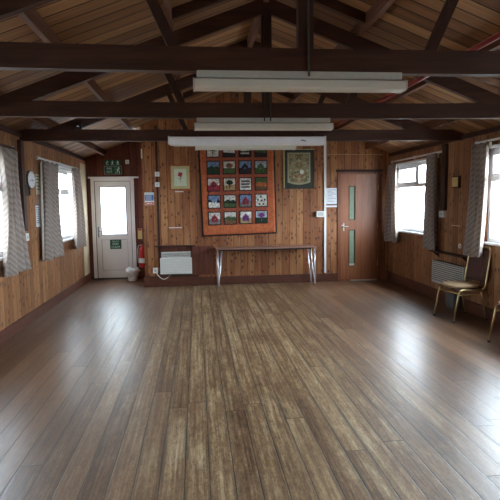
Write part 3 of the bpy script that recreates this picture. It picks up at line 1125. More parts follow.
# ------------------------------------------------------------------ heaters
def heater_right():
    t = empty('panel_heater', (XR, 7.32, 0.285), 'white slatted panel heater on the wall behind the chair', 'heater')
    w2 = 0.485
    MB().box(-0.085, -0.012, -w2, w2, 0.0, 0.35, 0.008).build('body', M['greyenamel'], t)
    mb = MB()
    for i in range(10):
        z = 0.028 + i * 0.031
        mb.prism([(-0.094, z + 0.004), (-0.085, z), (-0.085, z + 0.02), (-0.090, z + 0.02)], 'y', -w2 + 0.02, w2 - 0.02)
    mb.build('front_slats', M['greyenamel'], t)
    mb = MB()
    for i in range(10):
        z = 0.028 + i * 0.031
        mb.box(-0.0865, -0.085, -w2 + 0.02, w2 - 0.02, z + 0.021, z + 0.030)
    mb.build('slot_openings', M['slot'], t)
    mb = MB()
    for i in range(20):
        y = -w2 + 0.04 + i * (2 * w2 - 0.08) / 19.5
        mb.box(-0.075, -0.02, y, y + 0.022, 0.348, 0.353)
    mb.build('top_grille', M['slot'], t)
    MB().box(-0.094, -0.086, -w2 + 0.05, -w2 + 0.12, 0.03, 0.13, 0.002).build('control_panel', M['black'], t)
    for y in (-0.3, 0.3):
        MB().box(-0.014, 0, y - 0.02, y + 0.02, 0.05, 0.3).build('mounting_bracket', M['slot'], t)


heater_right()
t = empty('heater_shelf', (XR, 7.30, 0.772), 'dark wooden shelf over the slatted heater on the right wall', 'shelf')
MB().box(-0.13, 0, -0.53, 0.53, 0.0, 0.022, 0.003).build('board', M['dark'], t)
for y in (-0.45, 0.45):
    MB().prism([(0, 0), (-0.11, 0), (0, -0.09)], 'y', y - 0.01, y + 0.01).build('shelf_bracket', M['dark'], t)
t = empty('storage_box', (XR - 0.09, 7.09, 0), 'small grey box on the floor against the right wall under the heater', 'box')
MB().box(-0.06, 0.055, -0.12, 0.12, 0.0, 0.20, 0.008).build('body', M['boxcard'], t)
MB().box(-0.066, 0.06, -0.127, 0.127, 0.20, 0.225, 0.006).build('lid', M['boxcard'], t)

# gable wall heater
YW = YB
t = empty('heater_backboard', (-0.20, YW - 0.002, 0.206), 'dark red-brown board on the gable wall behind the white heater', 'board')
MB().box(-0.51, 0.51, -0.012, 0, 0, 0.56, 0.002).build('board', M['dpanel'], t)
t = empty('heater_shelf', (-0.43, YW, 0.775), 'thin dark shelf on brackets above the white heater on the gable wall', 'shelf')
MB().box(-0.385, 0.385, -0.15, -0.014, 0.0, 0.018, 0.003).build('board', M['dark'], t)
for x in (-0.31, 0.31):
    MB().prism([(-0.014, 0), (-0.12, 0), (-0.014, -0.09)], 'x', x - 0.01, x + 0.01).build('shelf_bracket', M['dark'], t)
t = empty('panel_heater', (-0.42, YW - 0.014, 0.25), 'white convector heater with grille on the gable wall under the shelf', 'heater')
MB().prism([(-0.03, 0.0), (-0.10, 0.0), (-0.105, 0.01), (-0.105, 0.295), (-0.095, 0.305), (-0.03, 0.305)], 'x', -0.30, 0.30).build('body', M['enamel'], t)
MB().box(-0.275, 0.275, -0.075, -0.03, 0.305, 0.42, 0.006).build('grille_top', M['enamel'], t)
mb = MB()
for i in range(26):
    x = -0.262 + i * 0.0208
    mb.box(x, x + 0.005, -0.0785, -0.075, 0.32, 0.41)
for zz in (0.345, 0.375):
    mb.box(-0.265, 0.265, -0.077, -0.075, zz, zz + 0.004)
mb.build('grille_bars', M['slot'], t)
mb = MB()
for i in range(9):
    zz = 0.03 + i * 0.031
    mb.box(-0.292, 0.292, -0.1062, -0.105, zz, zz + 0.003)
mb.build('front_ribs', M['greyenamel'], t)
for x in (-0.2, 0.2):
    MB().box(x - 0.02, x + 0.02, -0.03, 0, 0.05, 0.3).build('mounting_bracket', M['slot'], t)
MB().box(-0.30, 0.30, -0.10, -0.03, -0.02, 0.0).build('bottom_vent', M['slot'], t)

socket_plate('wall_socket', (-0.818, YW, 0.315), 'y-', 0.047, 0.052, 'white socket box low on the gable wall beside the heater', d=0.05)
mb = MB()
pts = []
for i in range(15):
    a = i / 14
    pts.append((-0.80 + 0.26 * a, YW - 0.03 - 0.06 * math.sin(a * PI), 0.262 - 0.085 * math.sin(a * PI) - 0.046 * a))
mb.tube(pts, 0.008)
o = mb.build('heater_cable', M['plastic'])
tag(o, 'white cable looping from the low socket to the gable heater', 'cable')
mb = MB().box(-0.755, -0.715, YW - 0.02, YW, 0.37, 3.04)
o = mb.build('cable_casing', M['dark'])
tag(o, 'dark vertical cable casing from the roof down to the low socket', 'cable casing')
socket_plate('light_switch', (-0.73, YW - 0.02, 2.145), 'y-', 0.043, 0.043, 'upper of two white switch plates on the dark cable casing', 'switch')
socket_plate('light_switch', (-0.735, YW - 0.02, 1.95), 'y-', 0.043, 0.043, 'lower of two white switch plates on the dark cable casing', 'switch')

# fire action notice
t = empty('fire_notice', (-0.894, YW, 1.686), 'blue and white fire action notice left of the dark cable casing', 'sign')
MB().box(-0.087, 0.087, -0.004, 0, -0.118, 0.118).build('sheet', M['signwhite'], t)
MB().box(-0.08, 0.08, -0.005, -0.004, -0.035, 0.075).build('blue_field', M['blue'], t)
MB().box(-0.08, 0.08, -0.005, -0.004, -0.112, -0.062).build('red_field', M['signred'], t)
text('lettering', 'FIRE ACTION', 0.024, (0, -0.0055, 0.095), M['blue'], t)
mb = MB()
for i in range(5):
    mb.box(-0.065 + 0.0, 0.06 - 0.02 * (i % 2), -0.0056, -0.005, 0.055 - i * 0.018, 0.061 - i * 0.018)
mb.build('printed_lines', M['signwhite'], t)
MB().box(-0.055, 0.055, -0.0056, -0.005, -0.093, -0.08).build('printed_bar', M['signwhite'], t)
o = MB().box(XREC + 0.0, XREC + 0.022, YW - 0.012, YW, 2.44, 2.62, 0.002).build('alarm_strip', M['cream'])
tag(o, 'short pale strip high at the corner of the gable wall', 'strip')
o = MB().box(-0.54, -0.295, YW - 0.006, YW, 1.122, 1.136).build('label_strip', M['paper'])
tag(o, 'thin white strip on the gable wall above the heater shelf', 'strip')

# flower picture
t = empty('flower_picture', (-0.30, YW, 2.08), 'wooden framed picture of a red flower on pale green', 'picture')
fw = 0.03
w2, h2 = 0.205, 0.243
mb = MB()
for q in ((-w2, -w2 + fw, -h2, h2), (w2 - fw, w2, -h2, h2), (-w2 + fw, w2 - fw, h2 - fw, h2), (-w2 + fw, w2 - fw, -h2, -h2 + fw)):
    mb.box(q[0], q[1], -0.025, 0, q[2], q[3], 0.003)
mb.build('frame', M['frame_or'], t)
MB().box(-w2 + fw, w2 - fw, -0.012, 0, -h2 + fw, h2 - fw).build('mount', M['mat'], t)
MB().box(-0.115, 0.115, -0.013, -0.012, -0.16, 0.16).build('print', M['printgreen'], t)
mb = MB()
random.seed(3)
for k in range(9):
    a = k * 0.7
    rr = 0.018 + 0.012 * (k % 2)
    mb.disc((rr * math.cos(a), -0.014 - 0.0002 * k, 0.055 + rr * math.sin(a)), (0, -1, 0), 0.02, 0.001, 12)
mb.build('flower', M['rosered'], t)
mb = MB()
mb.bar((0.0, -0.0138, 0.03), (0.004, -0.0138, -0.09), 0.006, 0.001, (0, -1, 0))
mb.bar((0.0, -0.0138, -0.02), (0.035, -0.0138, 0.0), 0.012, 0.001, (0, -1, 0))
mb.bar((0.002, -0.0138, -0.04), (-0.035, -0.0138, -0.015), 0.012, 0.001, (0, -1, 0))
mb.build('stem', M['stem'], t)
o = MB().box(-0.41, -0.25, YW - 0.006, YW, 1.805, 1.822).build('picture_label', M['paper'])
tag(o, 'tiny white label under the flower picture', 'label')

# tapestry in a green mount
t = empty('framed_tapestry', (1.985, YW, 2.225), 'dark green framed embroidered crest with a cream shield shape', 'tapestry')
MB().box(-0.29, 0.29, -0.02, 0, -0.37, 0.37, 0.002).build('mount', M['frame_gr'], t)
MB().box(-0.298, -0.282, -0.034, 0, -0.37, 0.37).build('frame', M['gilt'], t, label='gilt left edge')
MB().box(-0.298, 0.298, -0.034, 0, 0.366, 0.378).build('frame', M['gilt'], t, label='gilt top edge')
MB().box(-0.298, 0.298, -0.034, 0, -0.383, -0.37).build('frame', M['black'], t)
MB().box(0.288, 0.298, -0.034, 0, -0.37, 0.37).build('frame', M['black'], t)


def stitch_mat():
    n = NT('embroidered_cloth')
    x, y, z, ob = n.pos()
    vo = n.voronoi(n.vec(n.math('MULTIPLY', n.math('ABSOLUTE', x), 26.0), 0.0, n.math('MULTIPLY', z, 26.0)), 1.0)
    sp = n.n('ShaderNodeSeparateColor')
    n.t.links.new(vo.outputs['Color'], sp.inputs[0])
    c = n.ramp(sp.outputs[0], [(0.0, lin((150, 138, 104))), (0.4, lin((178, 170, 140))), (0.55, lin((96, 92, 66))), (0.68, lin((150, 104, 58))),
                               (0.8, lin((62, 60, 48))), (0.9, lin((132, 66, 44)))], 'CONSTANT')
    r = n.noise(ob, 40, 3)
    n.put(n.b.inputs['Base Color'], n.mix(n.math('MULTIPLY', r, 0.6), c, lin((150, 142, 112))))
    n.b.inputs['Roughness'].default_value = 0.95
    return n.m


M['stitch'] = stitch_mat()
M['linen'] = plain('linen_ground', (168, 164, 134), 0.95, 0, 0.1, 60)
arc = [(-0.225, 0.31), (-0.225, -0.26)] + [(-0.225 + 0.45 * i / 8, -0.26 - 0.045 * math.sin(PI * i / 8)) for i in range(1, 8)] + [(0.225, -0.26), (0.225, 0.31)]
mb = MB()
mb.prism(arc, 'y', -0.026, -0.02)
mb.build('linen_shield', M['linen'], t)
arc2 = [(x * 0.86, z * 0.90 + 0.0) for x, z in arc]
mb = MB()
mb.prism(arc2, 'y', -0.030, -0.026)
mb.build('embroidery', M['stitch'], t)
MB().prism([(0, -0.25), (0.05, -0.19), (0, -0.15), (-0.05, -0.19)], 'y', -0.033, -0.030).build('diamond_motif', M['linen'], t)
MB().disc((0.055, -0.030, -0.06), (0, -1, 0), 0.04, 0.003, 16).build('round_motif', M['signwhite'], t)

# white conduit, surface box, paper notice beside the wooden door
mb = MB().box(2.482, 2.525, YW - 0.028, YW, 0.175, 2.79, 0.003)
o = mb.build('white_trunking', M['plastic'])
tag(o, 'vertical white cable trunking on the gable wall beside the wooden door', 'trunking')
t = empty('surface_socket', (2.40, YW - 0.0, 1.345), 'grey-white socket box projecting left from the white trunking', 'socket')
MB().box(-0.075, 0.08, -0.055, 0, -0.058, 0.058, 0.004).build('box', M['plastic'], t)
MB().box(-0.10, -0.075, -0.05, 0, -0.04, 0.04, 0.004).build('plug', M['black'], t)
MB().box(-0.055, 0.06, -0.058, -0.055, -0.035, 0.035, 0.001).build('face_plate', M['greyenamel'], t)
t = empty('paper_notice', (2.638, YW, 1.69), 'white paper notice in a sleeve left of the wooden door', 'notice')
MB().box(-0.105, 0.105, -0.004, 0, -0.155, 0.16).build('sheet', M['paper'], t)
mb = MB()
for i in range(9):
    mb.box(-0.085, 0.085 - 0.04 * ((i * 5) % 3), -0.0046, -0.004, 0.12 - i * 0.028, 0.126 - i * 0.028)
mb.build('printed_lines', M['inkdark'], t)
MB().box(-0.108, 0.108, -0.006, 0, -0.172, -0.160).build('bottom_edge', M['slot'], t)
o = MB().box(2.532, 2.745, YW - 0.008, YW, 1.475, 1.508).build('notice_strip', M['paper'])
tag(o, 'narrow white strip directly below the paper notice by the wooden door', 'strip')
mb = MB().tube([(2.50, YW - 0.02, 2.50), (3.66, YW - 0.012, 2.492)], 0.004, 6)
o = mb.build('thin_wire', M['gilt'])
tag(o, 'thin wire stretched from the white trunking to the corner above the wooden door', 'wire')

# ------------------------------------------------------------------ quilt
t = empty('wall_quilt', (0.80, YW, 0.98), 'large orange patchwork quilt with twenty picture blocks on the gable wall', 'quilt')


def qx(u, v):   # u 0..1 across, v 0..1 down -> world
    xl = 0.040 + 0.048 * v
    xr = 1.515 + 0.030 * v
    zt = 2.76
    zb = 0.945 + 0.035 * u
    return xl + (xr - xl) * u, zt + (zb - zt) * v


def quilt_sheet(u0, u1, v0, v1, y0, th, nu, nv, wave=0.006):
    bm = bmesh.new()
    g = []
    for j in range(nv + 1):
        row = []
        for i in range(nu + 1):
            u = u0 + (u1 - u0) * i / nu
            v = v0 + (v1 - v0) * j / nv
            x, z = qx(u, v)
            yy = YW - y0 - wave * (1 + math.sin(u * 17 + v * 3) * (0.35 + 0.65 * v) + 0.3 * math.sin(v * 21))
            row.append(bm.verts.new((x - 0.80, yy - YW, z - 0.98)))
        g.append(row)
    for j in range(nv):
        for i in range(nu):
            f = bm.faces.new([g[j][i], g[j + 1][i], g[j + 1][i + 1], g[j][i + 1]])
            f.smooth = True
    r = bmesh.ops.extrude_face_region(bm, geom=bm.faces[:])
    for v in r['geom']:
        if isinstance(v, bmesh.types.BMVert):
            v.co.y -= th
    return bm


mb = MB(); mb.bm.free(); mb.bm = quilt_sheet(0, 1, 0, 1, 0.008, 0.010, 40, 40)
mb.build('binding', M['qblack'], t)
mb = MB(); mb.bm.free(); mb.bm = quilt_sheet(0.022, 0.978, 0.008, 0.986, 0.016, 0.005, 40, 40)
mb.build('ground_cloth', M['quilt'], t)
mb = MB(); mb.bm.free(); mb.bm = quilt_sheet(0.10, 0.895, 0.05, 0.885, 0.019, 0.004, 36, 36)
mb.build('sashing', M['quilt2'], t)
cols = {'sky': (176, 188, 198), 'blue': (120, 142, 176), 'pale': (212, 206, 196), 'grn': (74, 96, 56), 'dgrn': (38, 58, 38), 'brn': (120, 84, 56),
        'red': (150, 48, 62), 'pur': (120, 64, 128), 'wht': (226, 222, 214), 'gry': (120, 116, 112), 'drk': (44, 38, 40), 'tan': (176, 146, 106), 'org': (188, 104, 62)}
for k, v in cols.items():
    M['q_' + k] = plain('quilt_' + k, v, 0.95, 0, 0.27, 34)
blocks = [  # rows top to bottom: (upper field, lower field, motif, motif colour)
    [('pale', 'wht', 'tree', 'dgrn'), ('gry', 'drk', 'hill', 'wht'), ('gry', 'drk', 'bars', 'pale'), ('wht', 'drk', 'hill', 'grn')],
    [('blue', 'dgrn', 'hill', 'dgrn'), ('pale', 'grn', 'tree', 'brn'), ('blue', 'drk', 'house', 'drk'), ('sky', 'grn', 'house', 'grn')],
    [('pale', 'red', 'house', 'red'), ('pale', 'tan', 'tree', 'dgrn'), ('pale', 'wht', 'bars', 'drk'), ('grn', 'brn', 'hill', 'org')],
    [('blue', 'wht', 'firs', 'drk'), ('pale', 'grn', 'hill', 'dgrn'), ('blue', 'gry', 'house', 'red'), ('wht', 'pale', 'dots', 'dgrn')],
    [('pale', 'gry', 'house', 'red'), ('pale', 'brn', 'hill', 'grn'), ('wht', 'tan', 'house', 'pur'), ('sky', 'dgrn', 'tree', 'pur')],
]
for r_, row in enumerate(blocks):
    for c_, (up, lo_, mo, mc) in enumerate(row):
        uc = 0.19 + 0.207 * c_ - 0.004 * r_
        vc = 0.10 + (0.178 * r_)
        hu, hv = 0.083, 0.073
        xa, za = qx(uc - hu, vc - hv)
        xb, zb = qx(uc + hu, vc + hv)
        xc_, zc_ = (xa + xb) / 2 - 0.80, (za + zb) / 2 - 0.98
        hw_, hh_ = (xb - xa) / 2, (za - zb) / 2
        mb = MB()
        y = -0.040
        mb.mi = 0
        mb.box(xc_ - hw_, xc_ + hw_, y, y + 0.016, zc_ - hh_, zc_ + hh_, 0.002)
        iw, ih = hw_ * 0.86, hh_ * 0.86
        mb.mi = 1
        mb.box(xc_ - iw, xc_ + iw, y - 0.002, y, zc_ - ih * 0.1, zc_ + ih)
        mb.mi = 2
        mb.box(xc_ - iw, xc_ + iw, y - 0.002, y, zc_ - ih, zc_ - ih * 0.1)
        mb.mi = 3
        yy0, yy1 = y - 0.0045, y - 0.002

        def pr(pts):
            mb.prism([(xc_ + p[0] * iw, zc_ + p[1] * ih) for p in pts], 'y', yy0, yy1)
        if mo == 'tree':
            pr([(-0.08, -0.7), (0.08, -0.7), (0.08, 0.0), (-0.08, 0.0)])
            pr([(0.62 * math.cos(a), 0.32 + 0.42 * math.sin(a)) for a in [i * PI / 6 for i in range(12)]])
        elif mo == 'hill':
            pr([(-1, -0.3), (1, -0.45), (1, 0.05), (0.6, 0.25), (0.1, 0.1), (-0.35, 0.35), (-0.8, 0.1), (-1, 0.0)])
        elif mo == 'bars':
            for q in (-0.5, 0.0, 0.5):
                pr([(-0.75, q - 0.12), (0.75, q - 0.12), (0.75, q + 0.12), (-0.75, q + 0.12)])
        elif mo == 'house':
            pr([(-0.6, -0.6), (0.55, -0.6), (0.55, 0.1), (-0.05, 0.7), (-0.6, 0.1)])
        elif mo == 'firs':
            pr([(-1, -0.05), (-0.3, -0.1), (-0.6, 0.35), (-1, 0.3)])
            pr([(0.4, -0.2), (1, -0.2), (1, 0.1), (0.68, 0.65)])
            pr([(-0.1, -0.3), (0.1, -0.3), (0.1, -0.1), (-0.1, -0.1)])
        else:
            for q in ((-0.6, 0.1), (-0.1, 0.65), (0.6, 0.1), (-0.35, -0.65), (0.35, -0.65), (0.1, 0.0)):
                pr([(q[0] - 0.18, q[1] - 0.14), (q[0] + 0.18, q[1] - 0.14), (q[0] + 0.12, q[1] + 0.16), (q[0] - 0.12, q[1] + 0.16)])
        mb.mi = 1
        pr([(-0.2, -0.3), (0.15, -0.3), (0.15, 0.0), (-0.2, 0.0)]) if mo == 'house' else None
        mb.build('picture_block', [M['qblack'], M['q_' + up], M['q_' + lo_], M['q_' + mc]], t)

# ------------------------------------------------------------------ recess: signs, bin, extinguisher
t = empty('exit_sign', (-1.735, YR, 2.453), 'upper green sign with three white pictograms above the white door', 'sign')
MB().box(-0.17, 0.17, -0.02, 0, -0.06, 0.06, 0.003).build('plate', M['green'], t)
for k, x in enumerate((-0.105, 0.0, 0.105)):
    mb = MB()
    mb.disc((x, -0.020, 0.033), (0, -1, 0), 0.011, 0.0015, 12)
    lean = (0.25, 0.0, -0.25)[k]
    mb.bar((x, -0.0208, 0.022), (x - lean * 0.05, -0.0208, -0.012), 0.016, 0.0015, (0, -1, 0))
    mb.bar((x - lean * 0.05, -0.0208, -0.010), (x - 0.025, -0.0208, -0.045), 0.010, 0.0015, (0, -1, 0))
    mb.bar((x - lean * 0.05, -0.0208, -0.010), (x + 0.025, -0.0208, -0.045), 0.010, 0.0015, (0, -1, 0))
    mb.bar((x - 0.03, -0.0208, 0.005), (x + 0.03, -0.0208, 0.018), 0.008, 0.0015, (0, -1, 0))
    mb.build('pictogram', M['signwhite'], t)
t = empty('exit_sign', (-1.73, YR, 2.30), 'lower green fire exit sign with lettering and running figure', 'sign')
MB().box(-0.182, 0.182, -0.012, 0, -0.085, 0.085, 0.003).build('plate', M['green'], t)
text('lettering', 'FIRE', 0.058, (-0.075, -0.0128, 0.033), M['signwhite'], t)
text('lettering', 'EXIT', 0.058, (-0.075, -0.0128, -0.033), M['signwhite'], t)
mb = MB()
x = 0.105
mb.disc((x + 0.012, -0.012, 0.055), (0, -1, 0), 0.014, 0.0015, 12)
mb.bar((x + 0.005, -0.0128, 0.038), (x - 0.008, -0.0128, -0.005), 0.02, 0.0015, (0, -1, 0))
mb.bar((x - 0.008, -0.0128, -0.005), (x + 0.03, -0.0128, -0.03), 0.012, 0.0015, (0, -1, 0))
mb.bar((x + 0.03, -0.0128, -0.03), (x + 0.02, -0.0128, -0.07), 0.012, 0.0015, (0, -1, 0))
mb.bar((x - 0.008, -0.0128, -0.005), (x - 0.03, -0.0128, -0.065), 0.012, 0.0015, (0, -1, 0))
mb.bar((x - 0.035, -0.0128, 0.01), (x + 0.04, -0.0128, 0.03), 0.010, 0.0015, (0, -1, 0))
mb.build('pictogram', M['signwhite'], t)
MB().box(0.045, 0.048, -0.0135, -0.012, -0.078, 0.078).build('divider', M['signwhite'], t)
mb = MB()
for q in ((-0.178, 0.178, 0.078, 0.081), (-0.178, 0.178, -0.081, -0.078), (-0.178, -0.175, -0.08, 0.08), (0.175, 0.178, -0.08, 0.08)):
    mb.box(q[0], q[1], -0.0132, -0.012, q[2], q[3])
mb.build('border_line', M['signwhite'], t)
socket_plate('alarm_sounder', (-1.43, YR, 2.47), 'y-', 0.038, 0.042, 'small white alarm box to the side of the green exit signs', 'alarm', 0.03)
t = empty('keep_clear_sign', (-1.735, YR + 0.008, 0.742), 'green keep clear sign on the lower panel of the white door', 'sign')
MB().box(-0.118, 0.118, -0.006, 0, -0.098, 0.098).build('plate', M['green'], t)
text('lettering', 'FIRE EXIT', 0.036, (0, -0.0068, 0.062), M['signwhite'], t)
text('lettering', 'KEEP', 0.062, (0, -0.0068, 0.008), M['signwhite'], t)
text('lettering', 'CLEAR', 0.062, (0, -0.0068, -0.056), M['signwhite'], t)

t = empty('extinguisher_sign', (-1.22, YR, 0.955), 'cream and red fire extinguisher sign between door and gable wall corner', 'sign')
MB().box(-0.045, 0.045, -0.005, 0, -0.11, 0.11).build('plate', M['yellow'], t)
MB().box(-0.040, 0.040, -0.006, -0.005, 0.07, 0.105).build('red_band', M['red'], t)
t = empty('fire_extinguisher', (-1.165, YR - 0.13, 0.25), 'red fire extinguisher with pale label half hidden by the gable wall corner', 'extinguisher')
MB().lathe((0, 0, 0), [(0.03, 0), (0.07, 0.01), (0.075, 0.03), (0.075, 0.36), (0.06, 0.41), (0.03, 0.44), (0.022, 0.46), (0.022, 0.49)], 24).build('cylinder', M['red'], t)
mb = MB()
for i in range(10):
    a0 = PI * 1.05 + PI * 0.7 * i / 10
    a1 = PI * 1.05 + PI * 0.7 * (i + 1) / 10
    mb.quad((0.077 * math.cos(a0), 0.077 * math.sin(a0), 0.10), (0.077 * math.cos(a1), 0.077 * math.sin(a1), 0.10),
            (0.077 * math.cos(a1), 0.077 * math.sin(a1), 0.20), (0.077 * math.cos(a0), 0.077 * math.sin(a0), 0.20))
mb.build('label_band', M['signwhite'], t)
mb = MB().bar((0, 0.02, 0.49), (-0.02, -0.08, 0.52), 0.03, 0.012).bar((0, 0.02, 0.52), (-0.02, -0.08, 0.56), 0.03, 0.010)
mb.build('lever', M['black'], t)
MB().tube([(-0.03, 0, 0.48), (-0.08, -0.01, 0.46), (-0.10, -0.02, 0.38), (-0.095, -0.03, 0.2), (-0.09, -0.03, 0.1)], 0.010, 8).build('hose', M['greyenamel'], t)
MB().box(-0.03, 0.03, 0.07, 0.13, 0.1, 0.3).build('wall_bracket', M['slot'], t)

t = empty('waste_bin', (-1.36, YR - 0.34, 0.0), 'small waste bin with white plastic bag on the floor by the white door', 'bin')
mb = MB()
prof = [(0.085, 0.0), (0.09, 0.01), (0.108, 0.22)]
mb.lathe((0, 0, 0), prof, 24)
mb.build('bin_body', M['bin'], t)
bm = bmesh.new()
N = 40
rings = []
rnd = random.Random(5)
for j, (r0, z0) in enumerate([(0.112, 0.10), (0.118, 0.16), (0.135, 0.20), (0.138, 0.235), (0.118, 0.262), (0.092, 0.25), (0.085, 0.20)]):
    ring = []
    for i in range(N):
        a = 2 * PI * i / N
        rr = r0 * (1 + 0.06 * math.sin(5 * a + j) + 0.05 * math.sin(11 * a + 2 * j))
        zz = z0 + 0.014 * math.sin(4 * a + j * 1.3) * (1 if j else 1.8)
        if -0.6 < math.sin(a * 0.5 + 2.6) < -0.2 and 1 < j < 5:
            rr *= 1.18
        ring.append(bm.verts.new((rr * math.cos(a), rr * math.sin(a), zz)))
    rings.append(ring)
for j in range(len(rings) - 1):
    for i in range(N):
        f = bm.faces.new([rings[j][i], rings[j][(i + 1) % N], rings[j + 1][(i + 1) % N], rings[j + 1][i]])
        f.smooth = True
mb = MB(); mb.bm.free(); mb.bm = bm
o = mb.build('plastic_bag', M['bin'], t)
sd = o.modifiers.new('thick', 'SOLIDIFY'); sd.thickness = 0.002

# ------------------------------------------------------------------ narrow table by the gable wall
t = empty('long_table', (1.287, 9.62, 0), 'long narrow table with splayed pale metal legs under the quilt', 'table')
MB().box(-0.95, 0.95, -0.19, 0.19, 0.722, 0.746, 0.004).build('tabletop', M['tabletop'], t)
MB().box(-0.86, 0.86, -0.14, 0.14, 0.695, 0.7215).build('under_frame', M['black'], t)
for sx_ in (-1, 1):
    for sy_ in (-1, 1):
        mb = MB()
        fx, fy = 0.935 * sx_ - 0.012 * sx_, 0.165 * sy_
        foot = Vector((fx, fy, 0.0))
        mb.tube([foot + Vector((0, 0, 0.0)), (0.905 * sx_ + 0.012 * sx_, 0.135 * sy_, 0.70)], 0.0125, 10)
        mb.tube([foot + Vector((-0.012 * sx_, 0, 0.0)), foot + Vector((-0.014 * sx_, 0, 0.12)), (0.83 * sx_, 0.10 * sy_, 0.70)], 0.0105, 10)
        mb.build('leg', M['chrome'], t)


# ------------------------------------------------------------------ chairs
def arc_pts(c, r, a0, a1, n, plane):
    out = []
    for i in range(n + 1):
        a = a0 + (a1 - a0) * i / n
        out.append(plane(c[0] + r * math.cos(a), c[1] + r * math.sin(a)))
    return out


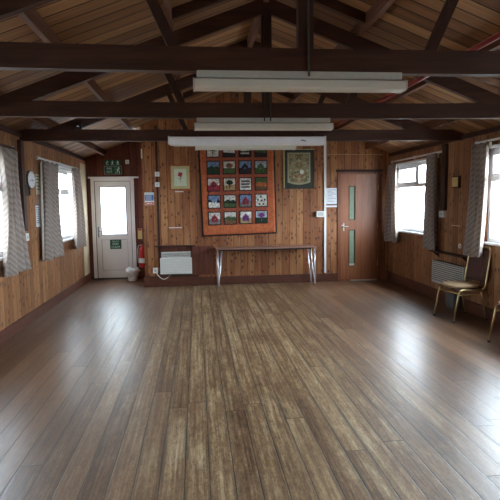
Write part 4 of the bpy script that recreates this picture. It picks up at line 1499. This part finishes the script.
def make_chair(label, first=True):
    """Local: +x is forward, y across, front feet at x=0.21, rear feet at x=-0.19."""
    t = empty('banquet_chair', (0, 0, 0), label, 'chair', 'gold framed banquet chairs by the right wall')
    hw = 0.222
    zs = 0.415
    for s in (-1, 1):
        y = s * hw
        pl = lambda a, b, yy=y: (a, yy, b)
        # front leg: up, round the knee and back under the seat to the back upright
        pts = [pl(0.225, 0.0), pl(0.158, zs - 0.06)] + arc_pts((0.098, zs - 0.055), 0.055, 0.1, PI / 2, 5, pl) + [pl(-0.19, zs - 0.005)]
        o = MB().tube(pts, 0.0125, 10).build('leg', M['gold'], t)
        MB().tube([pl(0.225, 0.0), pl(0.2235, 0.018)], 0.015, 10).build('foot_cap', M['black'], o)
        pts = [pl(-0.265, 0.0), pl(-0.20, 0.30), pl(-0.17, zs - 0.02)]
        o = MB().tube(pts, 0.0115, 10).build('leg', M['gold'], t)
        MB().tube([pl(-0.265, 0.0), pl(-0.261, 0.018)], 0.014, 10).build('foot_cap', M['black'], o)
        MB().tube([pl(0.155, zs - 0.065), pl(-0.185, zs - 0.06)], 0.008, 8).build('side_stretcher', M['gold'], t)
    MB().tube([(0.150, -hw, zs - 0.045), (0.150, hw, zs - 0.045)], 0.009, 8).build('front_rail', M['gold'], t)
    # back frame: an inverted U
    pts = [(-0.19, -hw, zs - 0.005)]
    pts += [(-0.225, -hw, zs + 0.02), (-0.24, -hw, zs + 0.06)]
    top = 0.96
    pts += [(-0.308, -hw + 0.005, top - 0.05)]
    for i in range(1, 6):
        a = i * PI / 12
        pts.append((-0.308 - 0.008 * i / 6, -hw + 0.005 + 0.045 * (1 - math.cos(a)), top - 0.045 + 0.045 * math.sin(a)))
    half = pts[:]
    pts = half + [(p[0], -p[1], p[2]) for p in reversed(half)]
    MB().tube(pts, 0.0125, 10).build('back_frame', M['gold'], t)
    # seat pad
    bm = bmesh.new()
    N, RN = 32, 6
    prof = [(0.0, 0.88), (0.012, 0.97), (0.03, 1.0), (0.042, 0.97), (0.052, 0.86), (0.057, 0.6), (0.059, 0.0)]
    rings = []
    for zz, f in prof:
        ring = []
        if f == 0:
            ring = [bm.verts.new((0.03, 0, zs + 0.012 + zz))]
        else:
            for i in range(N):
                a = 2 * PI * i / N
                e = 0.30
                cx = math.copysign(abs(math.cos(a)) ** (e * 2), math.cos(a)) if abs(math.cos(a)) > 1e-6 else 0
                cy = math.copysign(abs(math.sin(a)) ** (e * 2), math.sin(a)) if abs(math.sin(a)) > 1e-6 else 0
                ring.append(bm.verts.new((-0.022 + 0.222 * f * cx, 0.212 * f * cy * (1 if cx > 0 else 0.96), zs + 0.012 + zz)))
        rings.append(ring)
    bm.faces.new(rings[0])
    for j in range(len(rings) - 1):
        A, B_ = rings[j], rings[j + 1]
        for i in range(N):
            if len(B_) == 1:
                f = bm.faces.new([A[i], A[(i + 1) % N], B_[0]])
            else:
                f = bm.faces.new([A[i], A[(i + 1) % N], B_[(i + 1) % N], B_[i]])
            f.smooth = True
    mb = MB(); mb.bm.free(); mb.bm = bm
    st = mb.build('seat', M['seat'], t)
    MB().box(-0.23, 0.18, -0.19, 0.19, zs + 0.002, zs + 0.016, 0.006).build('seat_base', M['back'], st)
    # back pad, slightly curved with soft flutes
    bm = bmesh.new()
    nu, nv = 40, 12
    g1, g2 = [], []
    for j in range(nv + 1):
        v = j / nv
        zz = zs + 0.085 + (top - 0.035 - zs - 0.085) * v
        xb = -0.246 - (0.308 - 0.24) * (zz - zs - 0.06) / (top - 0.05 - zs - 0.06)
        r1_, r2_ = [], []
        for i in range(nu + 1):
            u = -1 + 2 * i / nu
            yy = u * 0.200
            flute = 0.005 * abs(math.sin(u * PI * 3.5))
            edge = 0.016 * (1 - abs(u) ** 6) * (1 - abs(2 * v - 1) ** 8)
            r1_.append(bm.verts.new((xb + 0.006 + edge + flute * (1 - abs(2 * v - 1) ** 8), yy, zz)))
            r2_.append(bm.verts.new((xb - 0.010, yy, zz)))
        g1.append(r1_); g2.append(r2_)
    for j in range(nv):
        for i in range(nu):
            f = bm.faces.new([g1[j][i], g1[j][i + 1], g1[j + 1][i + 1], g1[j + 1][i]]); f.smooth = True
            f = bm.faces.new([g2[j][i], g2[j + 1][i], g2[j + 1][i + 1], g2[j][i + 1]])
    for j in range(nv):
        bm.faces.new([g1[j][0], g1[j + 1][0], g2[j + 1][0], g2[j][0]])
        bm.faces.new([g1[j][nu], g2[j][nu], g2[j + 1][nu], g1[j + 1][nu]])
    for i in range(nu):
        bm.faces.new([g1[0][i], g2[0][i], g2[0][i + 1], g1[0][i + 1]])
        bm.faces.new([g1[nv][i], g1[nv][i + 1], g2[nv][i + 1], g2[nv][i]])
    mb = MB(); mb.bm.free(); mb.bm = bm
    mb.build('backrest', M['back'], t)
    return t


ch = make_chair('gold framed chair with beige seat standing in front of the slatted heater')
ang = PI + 0.11
ch.rotation_euler = (0, 0, ang)
# centre so that the front feet land at the measured spots
fm = Vector((3.262, 6.449, 0))
ch.location = fm - Vector((math.cos(ang), math.sin(ang), 0)) * 0.225
c2 = copy_tree(ch)
c2['label'] = 'gold framed chair cut off by the photo edge, with one front leg in view'
ang2 = PI + 0.03
c2.rotation_euler = (0, 0, ang2)
c2.location = Vector((3.225, 5.075, 0)) - Vector((math.cos(ang2), math.sin(ang2), 0)) * 0.225
